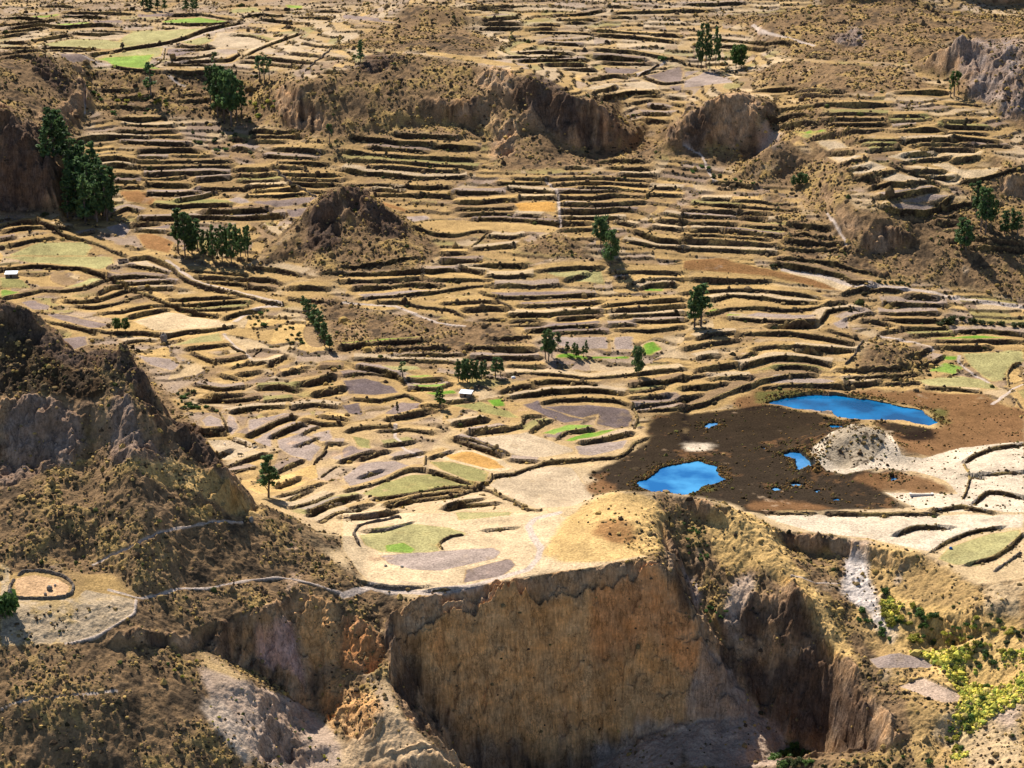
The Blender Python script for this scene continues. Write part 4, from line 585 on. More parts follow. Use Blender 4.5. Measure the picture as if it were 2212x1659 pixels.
# ------------------------------------------------------------------ build the land, one object per kind of ground
def mat_ground():
    m = bpy.data.materials.new("ground"); m.use_nodes = True; nt = m.node_tree; N = nt.nodes; LK = nt.links.new
    bs = N["Principled BSDF"]; bs.inputs['Roughness'].default_value = .95; bs.inputs['Specular IOR Level'].default_value = .02
    at = N.new("ShaderNodeAttribute"); at.attribute_name = "Col"; ar = N.new("ShaderNodeAttribute"); ar.attribute_name = "rock"
    tc = N.new("ShaderNodeTexCoord")
    def noise(scale, det, vec=None, rough=.6):
        n = N.new("ShaderNodeTexNoise"); n.inputs['Scale'].default_value = scale; n.inputs['Detail'].default_value = det; n.inputs['Roughness'].default_value = rough
        LK(vec or tc.outputs['Object'], n.inputs['Vector']); return n.outputs['Fac']
    def ramp(v, a, b, lo, hi):
        r = N.new("ShaderNodeMapRange"); r.inputs[1].default_value = a; r.inputs[2].default_value = b; r.inputs[3].default_value = lo; r.inputs[4].default_value = hi; LK(v, r.inputs[0]); return r.outputs[0]
    def math_(op, a, b):
        n = N.new("ShaderNodeMath"); n.operation = op
        for k, q in enumerate((a, b)):
            if isinstance(q, float): n.inputs[k].default_value = q
            else: LK(q, n.inputs[k])
        return n.outputs[0]
    n1 = noise(1.1, 5); n2 = noise(.16, 4); n3 = noise(4.5, 2)
    f = math_('MULTIPLY', ramp(n1, .3, .7, .62, 1.38), ramp(n2, .3, .7, .85, 1.15)); f = math_('MULTIPLY', f, ramp(n3, .3, .7, .85, 1.15))
    mp = N.new("ShaderNodeMapping"); LK(tc.outputs['Object'], mp.inputs[0]); mp.inputs['Scale'].default_value = (2.2, 1.6, .3)
    st = noise(.5, 8, mp.outputs[0], .7)
    mp2 = N.new("ShaderNodeMapping"); LK(tc.outputs['Object'], mp2.inputs[0]); mp2.inputs['Scale'].default_value = (.16, .16, .34); mp2.inputs['Rotation'].default_value = (.06, .1, 0)
    sb = noise(.7, 6, mp2.outputs[0], .65)
    wv = noise(.12, 5); hm_ = N.new("ShaderNodeMix"); hm_.data_type = 'RGBA'; LK(ramp(wv, .35, .65, 0., 1.), hm_.inputs[0]); hm_.inputs[6].default_value = (1.1, .97, .82, 1); hm_.inputs[7].default_value = (.94, .99, 1.07, 1)
    mp3 = N.new("ShaderNodeMapping"); LK(tc.outputs['Object'], mp3.inputs[0]); mp3.inputs['Scale'].default_value = (.8, .8, .4)
    ck = math_('ABSOLUTE', math_('SUBTRACT', noise(.17, 6, mp3.outputs[0], .7), .5), 0.); ckf = ramp(ck, .0, .022, .5, 1.)
    rf = math_('MULTIPLY', ramp(st, .3, .7, .55, 1.4), ramp(sb, .3, .7, .72, 1.28)); rf = math_('MULTIPLY', rf, ckf)
    fm = N.new("ShaderNodeMix"); LK(ar.outputs['Fac'], fm.inputs[0]); LK(f, fm.inputs[2]); LK(math_('MULTIPLY', rf, ramp(n1, .3, .7, .8, 1.2)), fm.inputs[3])
    mu = N.new("ShaderNodeVectorMath"); mu.operation = 'SCALE'; LK(at.outputs['Color'], mu.inputs[0]); LK(fm.outputs[0], mu.inputs['Scale'])
    hu = N.new("ShaderNodeMix"); hu.data_type = 'RGBA'; hu.blend_type = 'MULTIPLY'; LK(ar.outputs['Fac'], hu.inputs[0]); LK(mu.outputs[0], hu.inputs[6]); LK(hm_.outputs[2], hu.inputs[7]); LK(hu.outputs[2], bs.inputs['Base Color'])
    bp = N.new("ShaderNodeBump"); bp.inputs['Strength'].default_value = .7; bp.inputs['Distance'].default_value = .7
    hs = math_('ADD', n1, math_('MULTIPLY', st, math_('MULTIPLY', ar.outputs['Fac'], 2.5)))
    LK(hs, bp.inputs['Height']); LK(bp.outputs[0], bs.inputs['Normal'])
    return m
GM = mat_ground()
idx = np.arange(NR * NC).reshape(NR, NC)
Q = np.stack([idx[:-1, :-1], idx[:-1, 1:], idx[1:, 1:], idx[1:, :-1]], -1).reshape(-1, 4)
FC = FACT[:-1, :-1].ravel()
CO = np.stack([X, Y, H], -1).reshape(-1, 3).astype(np.float32)
CA = np.concatenate([np.clip(C, 0, 1).reshape(-1, 3), np.ones((NR * NC, 1), np.float32)], 1)
RA = np.clip(ROCK, 0, 1).reshape(-1).astype(np.float32)
def mesh_from(name, co, faces, mat, col=None, rock=None, smooth=True):
    me = bpy.data.meshes.new(name); k = faces.shape[1]
    me.vertices.add(len(co)); me.vertices.foreach_set("co", np.ascontiguousarray(co, np.float32).ravel())
    me.loops.add(faces.size); me.loops.foreach_set("vertex_index", np.ascontiguousarray(faces, np.int32).ravel())
    me.polygons.add(len(faces)); me.polygons.foreach_set("loop_start", np.arange(0, faces.size, k, dtype=np.int32))
    me.polygons.foreach_set("use_smooth", np.full(len(faces), smooth))
    if col is not None:
        a = me.attributes.new("Col", 'FLOAT_COLOR', 'POINT'); a.data.foreach_set("color", np.ascontiguousarray(col, np.float32).ravel())
    if rock is not None:
        a = me.attributes.new("rock", 'FLOAT', 'POINT'); a.data.foreach_set("value", np.ascontiguousarray(rock, np.float32))
    me.update(calc_edges=True); me.materials.append(mat); return me
def add(name, me, parent=None):
    o = bpy.data.objects.new(name, me); COL.objects.link(o)
    if parent is not None: o.parent = parent
    return o
def tag(o, label=None, cat=None, group=None, kind=None):
    if label: o['label'] = label
    if cat: o['category'] = cat
    if group: o['group'] = group
    if kind: o['kind'] = kind
    return o
GNAME = {0: 'ground', 1: 'hillside', 2: 'cliff', 3: 'marsh', 4: 'path'}
for cl in np.unique(FC):
    fq = Q[FC == cl]
    if not len(fq): continue
    u, inv = np.unique(fq, return_inverse=True)
    o = add(GNAME.get(int(cl), 'field'), mesh_from(GNAME.get(int(cl), 'field'), CO[u], inv.reshape(-1, 4), GM, CA[u], RA[u])); tag(o, kind='structure')
# ponds
wm = bpy.data.materials.new("water"); wm.use_nodes = True; b_ = wm.node_tree.nodes["Principled BSDF"]
b_.inputs['Base Color'].default_value = (.003, .10, .235, 1); b_.inputs['Roughness'].default_value = .08; b_.inputs['IOR'].default_value = 1.33
nz = wm.node_tree.nodes.new("ShaderNodeTexNoise"); nz.inputs['Scale'].default_value = .9; nz.inputs['Detail'].default_value = 3
bp_ = wm.node_tree.nodes.new("ShaderNodeBump"); bp_.inputs['Strength'].default_value = .12; bp_.inputs['Distance'].default_value = .1
tcw = wm.node_tree.nodes.new("ShaderNodeTexCoord"); wm.node_tree.links.new(tcw.outputs['Object'], nz.inputs['Vector'])
cw = wm.node_tree.nodes.new('ShaderNodeTexNoise'); cw.inputs['Scale'].default_value = .055; cw.inputs['Detail'].default_value = 4; wm.node_tree.links.new(tcw.outputs['Object'], cw.inputs['Vector'])
cwr = wm.node_tree.nodes.new('ShaderNodeValToRGB'); wm.node_tree.links.new(cw.outputs['Fac'], cwr.inputs[0]); cwr.color_ramp.elements[0].position = .38; cwr.color_ramp.elements[0].color = (.002, .05, .13, 1); cwr.color_ramp.elements[1].position = .6; cwr.color_ramp.elements[1].color = (.004, .13, .3, 1)
wm.node_tree.links.new(cwr.outputs[0], b_.inputs['Base Color'])
wm.node_tree.links.new(nz.outputs['Fac'], bp_.inputs['Height']); wm.node_tree.links.new(bp_.outputs[0], b_.inputs['Normal'])
wm2 = wm.copy(); wm2.name = 'sky tinted water'; wm2.node_tree.nodes['Color Ramp'].color_ramp.elements[0].color = (.02, .13, .3, 1); wm2.node_tree.nodes['Color Ramp'].color_ramp.elements[1].color = (.12, .3, .48, 1)  # small pools: lighter blue paints the reflected sky into the colour
wm3 = wm.copy(); wm3.name = 'cloud tinted water'; wm3.node_tree.nodes['Color Ramp'].color_ramp.elements[0].color = (.004, .09, .25, 1); wm3.node_tree.nodes['Color Ramp'].color_ramp.elements[1].color = (.05, .24, .44, 1)  # second pond: paler patches paint cloud reflections into the colour
for i, (xa, ya, xb, yb) in enumerate(PONDR):
    me = bpy.data.meshes.new("pond"); n = 4
    vs = [(x, y, WZ - .012 * i) for x, y in ((xa, ya), (xb, ya), (xb, yb), (xa, yb))]
    me.from_pydata(vs, [], [list(range(n))]); me.materials.append(wm if i < 1 else wm3 if i < 2 else wm2); tag(add("pond", me), kind='structure')
# ------------------------------------------------------------------ terrace walls: dry stone and scrub banks, each one a thing
def node_mat(name, ramp_, scale, det=5, rough=.95, bump=.6, spec=.02, rnd=.25, stretch=(1, 1, 1), use_col=False):
    m = bpy.data.materials.new(name); m.use_nodes = True; nt = m.node_tree; N = nt.nodes; LK = nt.links.new
    bs = N["Principled BSDF"]; bs.inputs['Roughness'].default_value = rough; bs.inputs['Specular IOR Level'].default_value = spec
    tc = N.new("ShaderNodeTexCoord"); mp = N.new("ShaderNodeMapping"); LK(tc.outputs['Object'], mp.inputs[0]); mp.inputs['Scale'].default_value = stretch
    oi = N.new("ShaderNodeObjectInfo"); va = N.new("ShaderNodeVectorMath"); va.operation = 'ADD'
    sc_ = N.new("ShaderNodeMath"); sc_.operation = 'MULTIPLY'; sc_.inputs[1].default_value = 57.0; LK(oi.outputs['Random'], sc_.inputs[0])
    LK(mp.outputs[0], va.inputs[0]); LK(sc_.outputs[0], va.inputs[1])
    nz = N.new("ShaderNodeTexNoise"); nz.inputs['Scale'].default_value = scale; nz.inputs['Detail'].default_value = det; nz.inputs['Roughness'].default_value = .65; LK(va.outputs[0], nz.inputs['Vector'])
    cr = N.new("ShaderNodeValToRGB"); LK(nz.outputs['Fac'], cr.inputs[0])
    el = cr.color_ramp.elements
    while len(el) < len(ramp_): el.new(.5)
    for e, (p, c) in zip(el, ramp_): e.position = p; e.color = (*c, 1)
    hv = N.new("ShaderNodeHueSaturation"); LK(cr.outputs[0], hv.inputs['Color'])
    vr = N.new("ShaderNodeMapRange"); vr.inputs[3].default_value = 1 - rnd; vr.inputs[4].default_value = 1 + rnd; LK(oi.outputs['Random'], vr.inputs[0]); LK(vr.outputs[0], hv.inputs['Value'])
    out = hv.outputs[0]
    if use_col:
        at = N.new("ShaderNodeAttribute"); at.attribute_name = "Col"; mu = N.new("ShaderNodeMix"); mu.data_type = 'RGBA'; mu.blend_type = 'MULTIPLY'; mu.inputs[0].default_value = 1
        LK(out, mu.inputs[6]); LK(at.outputs['Color'], mu.inputs[7]); out = mu.outputs[2]
    LK(out, bs.inputs['Base Color'])
    if bump:
        bp = N.new("ShaderNodeBump"); bp.inputs['Strength'].default_value = bump; bp.inputs['Distance'].default_value = .3
        LK(nz.outputs['Fac'], bp.inputs['Height']); LK(bp.outputs[0], bs.inputs['Normal'])
    return m
MW = node_mat("dry stone and scrub", [(.28, (.3, .3, .3)), (.5, (.85, .82, .8)), (.72, (1.5, 1.45, 1.3))], 1.0, bump=.8, use_col=True)
MS = node_mat("field stone", [(.3, (.04, .033, .026)), (.5, (.11, .088, .066)), (.7, (.25, .2, .15))], 1.6, bump=.9)
def ribbon(L, h, free, seed):
    n = len(L); d = np.gradient(L, axis=0); d /= np.hypot(d[:, 0], d[:, 1])[:, None] + 1e-9
    nrm = np.stack([-d[:, 1], d[:, 0]], 1)
    if not free: nrm *= np.where(nrm[:, 1:2] < 0, -1, 1)
    hi = samp(H, *(L + nrm * 1.3).T); lo = samp(H, *(L - nrm * 1.3).T); mid = samp(H, *L.T)
    r = np.random.default_rng(seed); j = lambda a: r.uniform(-a, a, n)
    tl = np.arange(n) * 1.0
    bushy = vnoise(tl / 5 + seed * 3.3, tl * 0 + .5, seed) * .7 + vnoise(tl / 1.7 + seed, tl * 0 + .5, seed + 1) * .3
    if free:
        lo = np.minimum(lo, mid); top = np.maximum(mid, hi) + h * (.45 + .8 * bushy) + j(.16)
        prof = [(-.6, lo - .4), (-.48, lo + (top - lo) * .6), (-.2, top), (.2, top + j(.1)), (.48, hi + (top - hi) * .5), (.6, hi - .4)]
    else:
        top = hi + .02 + .8 * np.maximum(0, bushy - .5) + j(.12); lo = np.minimum(lo, hi - .2)
        prof = [(-1.25, lo - .4), (-1.0, lo + (top - lo) * .4), (-.65, lo + (top - lo) * .8), (-.25, top), (.35, np.minimum(top, hi + .25) + j(.08)), (.9, hi - .4)]
    end = np.minimum(1, np.minimum(np.arange(n), np.arange(n)[::-1]) / (2.5 if free else 6.0) + .1)
    V = []
    for o, z in prof:
        p = L + nrm * ((o + j(.16)) * (.6 + .4 * end))[:, None]; b = prof[0][1]
        zz = np.where(z > mid - 5, mid - 1.0 + (z - mid + 1.0) * end, z)
        V.append(np.stack([p[:, 0], p[:, 1], zz + j(.07)], 1))
    V = np.stack(V, 1); k = len(prof)
    ii = np.arange(n * k).reshape(n, k)
    F = np.stack([ii[:-1, :-1], ii[1:, :-1], ii[1:, 1:], ii[:-1, 1:]], -1).reshape(-1, 4)
    caps = [list(ii[0][::1]), list(ii[-1][::-1])]
    return V.reshape(-1, 3), [list(q) for q in F] + caps
def wallcol(me, seed):                # stones on the face, darkened to carry its shade; dry grass along the top
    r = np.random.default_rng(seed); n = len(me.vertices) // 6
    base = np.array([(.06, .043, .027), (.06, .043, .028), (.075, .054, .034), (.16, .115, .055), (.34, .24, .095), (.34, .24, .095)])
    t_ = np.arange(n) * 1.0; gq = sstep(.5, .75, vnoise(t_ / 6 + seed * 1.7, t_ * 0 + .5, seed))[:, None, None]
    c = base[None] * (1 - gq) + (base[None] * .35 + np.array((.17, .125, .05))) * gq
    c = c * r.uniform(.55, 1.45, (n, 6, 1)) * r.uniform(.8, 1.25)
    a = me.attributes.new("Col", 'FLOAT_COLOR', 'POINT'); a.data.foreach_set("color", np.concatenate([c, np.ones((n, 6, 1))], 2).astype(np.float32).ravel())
def zone(U, V):
    if V < 118: return 'on the far plateau'
    if V < 500 and U < 640: return 'in the left amphitheatre under the eucalyptus groves'
    if V < 300 and U < 1480: return 'below the rim of the distant flat-topped ridge'
    if V < 520 and U < 1480: return 'in the central terraced slope behind the rock knoll'
    if V < 475: return 'on the raised right-hand bench'
    if V < 560: return 'in the right-hand amphitheatre below the bench'
    if V < 780 and U < 620: return 'among the golden left-hand fields'
    if V < 780 and U < 1400: return 'in the middle of the bowl'
    if V < 780: return 'above the blue lagoon'
    if U < 740 and V < 1100: return 'below the left-hand peak'
    if V < 1100 and U < 1480: return 'around the round ploughed field'
    if V < 1100: return 'beside the marsh'
    if U < 500: return 'by the stone corral'
    if U < 1480: return 'on the flat above the great scarp'
    return 'on the pale fields right of the scarp'
WALL_LINES.sort(key=lambda a: -a['px'])
rest_v, rest_f, nv = [], [], 0
for i, wl in enumerate(WALL_LINES):
    L0 = wl['L']; dd = np.concatenate([[0], np.cumsum(np.hypot(*np.diff(L0, axis=0).T))])
    t = np.linspace(0, dd[-1], max(4, int(dd[-1]) + 1)); L = np.stack([np.interp(t, dd, L0[:, 0]), np.interp(t, dd, L0[:, 1])], 1)
    stone = wl['free'] or wl['tile'] == 8
    v, f = ribbon(L, 1.15 if stone else wl['h'], wl['free'], i + 3)
    wl['Ls'] = L
    if i < 296:
        nm = 'field_wall' if wl['free'] else 'terrace_wall'
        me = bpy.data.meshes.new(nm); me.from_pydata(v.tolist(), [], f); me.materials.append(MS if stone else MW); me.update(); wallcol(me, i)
        z_ = zone(wl['U'], wl['V'])
        size = 'long' if wl['len'] > 75 else 'short' if wl['len'] < 32 else 'mid-length'
        kind = 'field wall of loose stones running uphill' if wl['free'] else 'dark terrace wall of stone and dry scrub'
        tag(add(nm, me), f'{size} {kind} {z_}', 'wall', ('field walls ' if wl['free'] else 'terrace walls ') + z_)
    else:
        rest_f += [[q + nv for q in fc] for fc in f]; rest_v.append(v); nv += len(v)
if rest_v:
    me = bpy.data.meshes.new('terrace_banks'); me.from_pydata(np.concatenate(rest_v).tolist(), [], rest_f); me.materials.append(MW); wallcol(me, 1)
    tag(add('terrace_banks', me), 'many small low terrace banks of stone scattered over the slopes', 'bank', kind='stuff')
# ------------------------------------------------------------------ dry scrub: tussocks and low bushes nobody could count
def blob(n_ring=6):
    v = [(math.cos(a) * 1.0, math.sin(a) * 1.0, -.15) for a in np.arange(n_ring) * 2 * math.pi / n_ring]
    v += [(math.cos(a + .5) * .75, math.sin(a + .5) * .75, .55) for a in np.arange(n_ring) * 2 * math.pi / n_ring] + [(0, 0, .95)]
    f = []
    for k in range(n_ring):
        a, b = k, (k + 1) % n_ring; c, d = n_ring + k, n_ring + (k + 1) % n_ring
        f += [(a, b, c), (b, d, c), (c, d, 2 * n_ring)]
    return np.array(v), np.array(f)
BV, BF = blob()
CELL = (np.gradient(yr)[:, None] * np.gradient(sc)[None, :] * Y)      # plan area of a grid cell
def scatter(weight, n):
    p = (weight * CELL).ravel(); p = p / p.sum(); k = RNG.choice(p.size, n, p=p)
    j, i = np.divmod(k, NC)
    y = yr[j] + RNG.uniform(-.5, .5, n) * np.gradient(yr)[j]; s = sc[i] + RNG.uniform(-.5, .5, n) * np.gradient(sc)[i]
    return s * y, y
frame = (np.abs(sc)[None, :] < .42) & (Y < 1650) & (Y > 470)
wh = HMf * frame * (1 - .9 * sstep(.9, 1.3, SL)) * sstep(-.45, .25, F2 + .4 * NA) * np.clip((900 / Y) ** 1.5, .25, 2.2) * (1 - FLAT)
wg = (1 - HMf) * frame * (1 - FLAT) * (~(FACT == 3)) * sstep(.05, .4, F2) * np.clip((900 / Y) ** 1.2, .3, 1.5) * .13
x1, y1 = scatter(wh * (1 - .85 * NOSC) + wg * sstep(1350, 1150, Y) + RIS * frame * .8, 105000)
yg_w = np.zeros((NR, NC), np.float32)
for n_, cn, t in WETGREEN:
    w, m = area(tile(n_, t)); yg_w[w] = np.maximum(yg_w[w], m)
gx1, gy1 = scatter(yg_w * sstep(-.1, .35, F2), 3800)
# along the walls
wx, wy = [], []
for wl in WALL_LINES:
    L = wl['Ls']; n = int(len(L) * (1.1 if not wl['free'] else .3)); 
    if wl['tile'] == 8: n //= 5
    k = RNG.integers(0, len(L), n); side = RNG.choice([-2.2, -1.1, .4], n, p=[.3, .5, .2])
    wx += list(L[k, 0] + RNG.uniform(-.6, .6, n)); wy += list(L[k, 1] + side + RNG.uniform(-.5, .5, n))
nx = len(x1); x1 = np.concatenate([x1, wx]); y1 = np.concatenate([y1, wy]); n = len(x1)
z1 = samp(H, x1, y1)
sz = RNG.lognormal(-.72, .46, n) * np.clip((y1 / 900) ** .6, .8, 1.35); sz[nx:] *= RNG.uniform(.6, 1.25, n - nx)
cols = np.array([PAL['tuft'], (.21, .145, .065), (.13, .09, .048), (.07, .048, .03), (.036, .03, .017), (.055, .06, .02), (.29, .19, .06)])
pr = np.array([.2, .24, .22, .16, .07, .04, .07]); ci = RNG.choice(len(cols), n, p=pr / pr.sum())
ci[nx:] = RNG.choice([1, 2, 3, 4, 5, 6], n - nx, p=[.22, .3, .25, .1, .05, .08])
ang = RNG.uniform(0, 6.28, n); ca, sa = np.cos(ang), np.sin(ang)
m_ = len(BV); jit = RNG.uniform(.65, 1.3, (n, m_, 3)); B = BV[None] * jit
PX = (B[..., 0] * ca[:, None] - B[..., 1] * sa[:, None]) * sz[:, None] + x1[:, None]
PY = (B[..., 0] * sa[:, None] + B[..., 1] * ca[:, None]) * sz[:, None] + y1[:, None]
PZ_ = B[..., 2] * sz[:, None] * RNG.uniform(.7, 1.25, (n, 1)) + z1[:, None]
co = np.stack([PX, PY, PZ_], -1).reshape(-1, 3)
fa = (BF[None] + (np.arange(n) * m_)[:, None, None]).reshape(-1, 3)
vc = np.repeat(cols[ci] * RNG.uniform(.75, 1.25, (n, 1)), m_, 0); vc = np.concatenate([vc, np.ones((len(vc), 1))], 1)
MT = bpy.data.materials.new("dry scrub"); MT.use_nodes = True; N_ = MT.node_tree.nodes; b_ = N_["Principled BSDF"]; b_.inputs['Roughness'].default_value = 1; b_.inputs['Specular IOR Level'].default_value = .0
a_ = N_.new("ShaderNodeAttribute"); a_.attribute_name = "Col"; q_ = N_.new("ShaderNodeTexNoise"); q_.inputs['Scale'].default_value = 5; t_ = N_.new("ShaderNodeTexCoord"); MT.node_tree.links.new(t_.outputs['Object'], q_.inputs['Vector'])
r_ = N_.new("ShaderNodeMapRange"); r_.inputs[1].default_value = .3; r_.inputs[2].default_value = .7; r_.inputs[3].default_value = .6; r_.inputs[4].default_value = 1.4; MT.node_tree.links.new(q_.outputs['Fac'], r_.inputs[0])
s_ = N_.new("ShaderNodeVectorMath"); s_.operation = 'SCALE'; MT.node_tree.links.new(a_.outputs['Color'], s_.inputs[0]); MT.node_tree.links.new(r_.outputs[0], s_.inputs['Scale']); MT.node_tree.links.new(s_.outputs[0], b_.inputs['Base Color'])
def tuft_mesh(name, x, y, z, sz, cols_, ci_):
    n = len(x); ang = RNG.uniform(0, 6.28, n); ca, sa = np.cos(ang), np.sin(ang); B = BV[None] * RNG.uniform(.6, 1.4, (n, m_, 3))
    co = np.stack([(B[..., 0] * ca[:, None] - B[..., 1] * sa[:, None]) * sz[:, None] + x[:, None], (B[..., 0] * sa[:, None] + B[..., 1] * ca[:, None]) * sz[:, None] + y[:, None], B[..., 2] * sz[:, None] + z[:, None]], -1).reshape(-1, 3)
    vc = np.repeat(cols_[ci_] * RNG.uniform(.7, 1.3, (n, 1)), m_, 0); vc = np.concatenate([vc, np.ones((len(vc), 1))], 1)
    return mesh_from(name, co, (BF[None] + (np.arange(n) * m_)[:, None, None]).reshape(-1, 3), MT, vc, smooth=False)
edge = np.clip(blur(marsh_m.astype(np.float32), 7, 9) * 4, 0, 1) * (~marsh_m)
mw = ((FACT == 3) & ~marsh_m) * np.clip(.03 + edge * 1.3 + .25 * sstep(.2, .6, F2), 0, 2) * frame
rx, ry = scatter(mw, 3600); rcol = np.array([(.05, .035, .018), (.16, .09, .03), (.11, .10, .03), (.2, .13, .05)])
tag(add("marsh_reeds", tuft_mesh("marsh_reeds", rx, ry, samp(H, rx, ry), RNG.lognormal(-.95, .35, len(rx)), rcol, RNG.choice(4, len(rx), p=[.4, .28, .2, .12]))), 'brown and olive reed tussocks in the marsh and round the ponds', 'reeds', kind='stuff')
gc = np.array([(.5, .42, .07), (.36, .34, .06), (.2, .23, .04), (.5, .38, .11), (.12, .14, .035)])
tag(add("valley_grass", tuft_mesh("valley_grass", gx1, gy1, samp(H, gx1, gy1), RNG.lognormal(-.75, .42, len(gx1)), gc, RNG.choice(5, len(gx1), p=[.3, .27, .18, .15, .1]))), 'thick yellow-green grass covering the wet gully floor', 'grass', kind='stuff')
tag(add("dry_scrub", mesh_from("dry_scrub", co, fa, MT, vc, smooth=False)), 'low dry tussocks and brown scrub covering the slopes and terrace edges', 'scrub', kind='stuff')
# ------------------------------------------------------------------ trees and bushes: leaf clumps on a trunk, unit height 1
def leaves(centres, radii, per, size, seed, drop=.25):
    r = np.random.default_rng(seed); V, F = [], []; k = 0
    for c, rad in zip(centres, radii):
        n = per; d = r.normal(size=(n, 3)); d /= np.linalg.norm(d, axis=1)[:, None]; p = np.array(c) + d * (rad * r.uniform(.45, 1.0, (n, 1))) * np.array([1, 1, .9])
        a = r.normal(size=(n, 3)); a /= np.linalg.norm(a, axis=1)[:, None]; a[:, 2] -= drop
        b = np.cross(a, r.normal(size=(n, 3))); b /= np.linalg.norm(b, axis=1)[:, None]
        s = size * r.uniform(.6, 1.3, (n, 1))
        q = np.stack([p - a * s - b * s * .55, p - a * s * .2 + b * s * .6, p + a * s, p + a * s * .1 - b * s * .6], 1)
        V.append(q.reshape(-1, 3)); F.append(np.arange(n * 4).reshape(n, 4) + k); k += n * 4
    return np.concatenate(V), np.concatenate(F)
def tube(path, rad, seg=6):
    V, F = [], []
    for p, r in zip(path, rad):
        V += [(p[0] + math.cos(a) * r, p[1] + math.sin(a) * r, p[2]) for a in np.arange(seg) * 2 * math.pi / seg]
    n = len(path)
    for i in range(n - 1):
        for k in range(seg):
            a, b = i * seg + k, i * seg + (k + 1) % seg; F.append((a, b, b + seg, a + seg))
    F.append(tuple(range(seg - 1, -1, -1))); F.append(tuple(range((n - 1) * seg, n * seg)))
    return V, F
def leaf_mat(name, a, b, c):
    m = node_mat(name, [(.3, a), (.5, b), (.72, c)], 1.1, det=3, rough=.7, bump=0, spec=.25, rnd=.3, stretch=(14, 14, 14))
    nt = m.node_tree; bs = nt.nodes["Principled BSDF"]; tr = nt.nodes.new("ShaderNodeBsdfTranslucent"); ms = nt.nodes.new("ShaderNodeMixShader"); ms.inputs[0].default_value = .38
    nt.links.new(bs.inputs['Base Color'].links[0].from_socket, tr.inputs[0]); out = next(q for q in nt.nodes if q.type == 'OUTPUT_MATERIAL')
    nt.links.new(bs.outputs[0], ms.inputs[1]); nt.links.new(tr.outputs[0], ms.inputs[2]); nt.links.new(ms.outputs[0], out.inputs[0]); return m
ML = leaf_mat("eucalyptus leaves", (.035, .07, .03), (.085, .145, .05), (.18, .25, .07))
ML2 = leaf_mat("bright leaves", (.035, .07, .018), (.075, .135, .03), (.16, .23, .05))
MYG = leaf_mat("yellow green leaves", (.18, .18, .03), (.36, .335, .055), (.55, .49, .09))
MDK = leaf_mat("dark bush leaves", (.025, .037, .015), (.06, .075, .025), (.12, .12, .04))
MGR = leaf_mat("grey twigs", (.07, .055, .045), (.14, .115, .085), (.2, .16, .11))
MB = node_mat("bark", [(.35, (.06, .045, .035)), (.6, (.16, .125, .1)), (.75, (.24, .2, .16))], 6, stretch=(1, 1, .3))
def crown_shape(kind, seed):
    r = random.Random(seed); C_, Rr = [], []
    if kind == 'tall':                # narrow eucalyptus, clumps along a tall stem
        for k in range(62):
            z = r.uniform(.12 + .05 * (seed % 5), .97); w = .14 * (1 - abs(z - .45) * 1.2) + .02; a = r.uniform(0, 6.28); q = r.uniform(.2, 1)
            C_.append((math.cos(a) * w * q, math.sin(a) * w * q, z)); Rr.append(r.uniform(.03, .06) * (1.25 - .65 * z))
    elif kind == 'broad':             # round eucalyptus in two or three lobes
        for k in range(50):
            z = r.uniform(.22, .95); w = .30 * math.sqrt(max(.05, 1 - ((z - .58) / .44) ** 2)); a = r.uniform(0, 6.28); q = r.uniform(.3, 1)
            C_.append((math.cos(a) * w * q, math.sin(a) * w * q, z)); Rr.append(r.uniform(.06, .11))
    elif kind == 'sparse':
        for k in range(15):
            z = r.uniform(.3, .97); w = .12 * (1.1 - z * .7); a = r.uniform(0, 6.28)
            C_.append((math.cos(a) * w, math.sin(a) * w, z)); Rr.append(r.uniform(.03, .06))
    else:                             # bush
        for k in range(16):
            a = r.uniform(0, 6.28); q = r.uniform(0, .62); z = r.uniform(.2, .75) * (1 - .5 * q)
            C_.append((math.cos(a) * q, math.sin(a) * q, z)); Rr.append(r.uniform(.2, .34))
    return C_, Rr
LIB = {}
for kind, cnt, per, size in (('tall', 6, 26, .028), ('broad', 3, 46, .034), ('sparse', 2, 34, .026), ('bush', 4, 30, .12)):
    for q in range(cnt):
        cs, rs = crown_shape(kind, q * 7 + len(kind)); V, F = leaves(cs, rs, per, size, q + 50)
        TVt, TFt = [], []
        if kind != 'bush':
            rr = random.Random(q); bx, by = rr.uniform(-.03, .03), rr.uniform(-.03, .03)
            TVt, TFt = tube([(0, 0, -.04), (bx * .3, by * .3, .25), (bx, by, .6), (bx * 1.5, by * 1.5, .92)], (.02, .015, .01, .003))
            for k in range(0, len(cs), 4):
                c = cs[k]; z0 = max(.1, c[2] - .18); v, f = tube([(bx * z0, by * z0, z0), (c[0] * .5, c[1] * .5, (z0 + c[2]) / 2), c], (.008, .006, .002), 4)
                TFt += [tuple(i + len(TVt) for i in fc) for fc in f]; TVt += v
        else:
            for k in range(0, len(cs), 3):
                c = cs[k]; v, f = tube([(0, 0, -.1), (c[0] * .6, c[1] * .6, c[2] * .6), c], (.04, .03, .01), 4)
                TFt += [tuple(i + len(TVt) for i in fc) for fc in f]; TVt += v
        LIB[kind, q] = (V, F, TVt, TFt)
MESH = {}
def crown_mesh(kind, q, mat):
    key = (kind, q, mat.name)
    if key not in MESH:
        V, F, TVt, TFt = LIB[kind, q]
        a = mesh_from('foliage' if kind == 'bush' else 'crown', V, F, mat, smooth=False)
        b = bpy.data.meshes.new('stem' if kind == 'bush' else 'trunk'); b.from_pydata(TVt, [], TFt); b.materials.append(MB)
        MESH[key] = (a, b)
    return MESH[key]
def metres(hpx, x, y, z):             # survey-frame size to metres at that spot
    return hpx * (y * math.cos(PITCH) + (CZ - z) * math.sin(PITCH)) / FPX
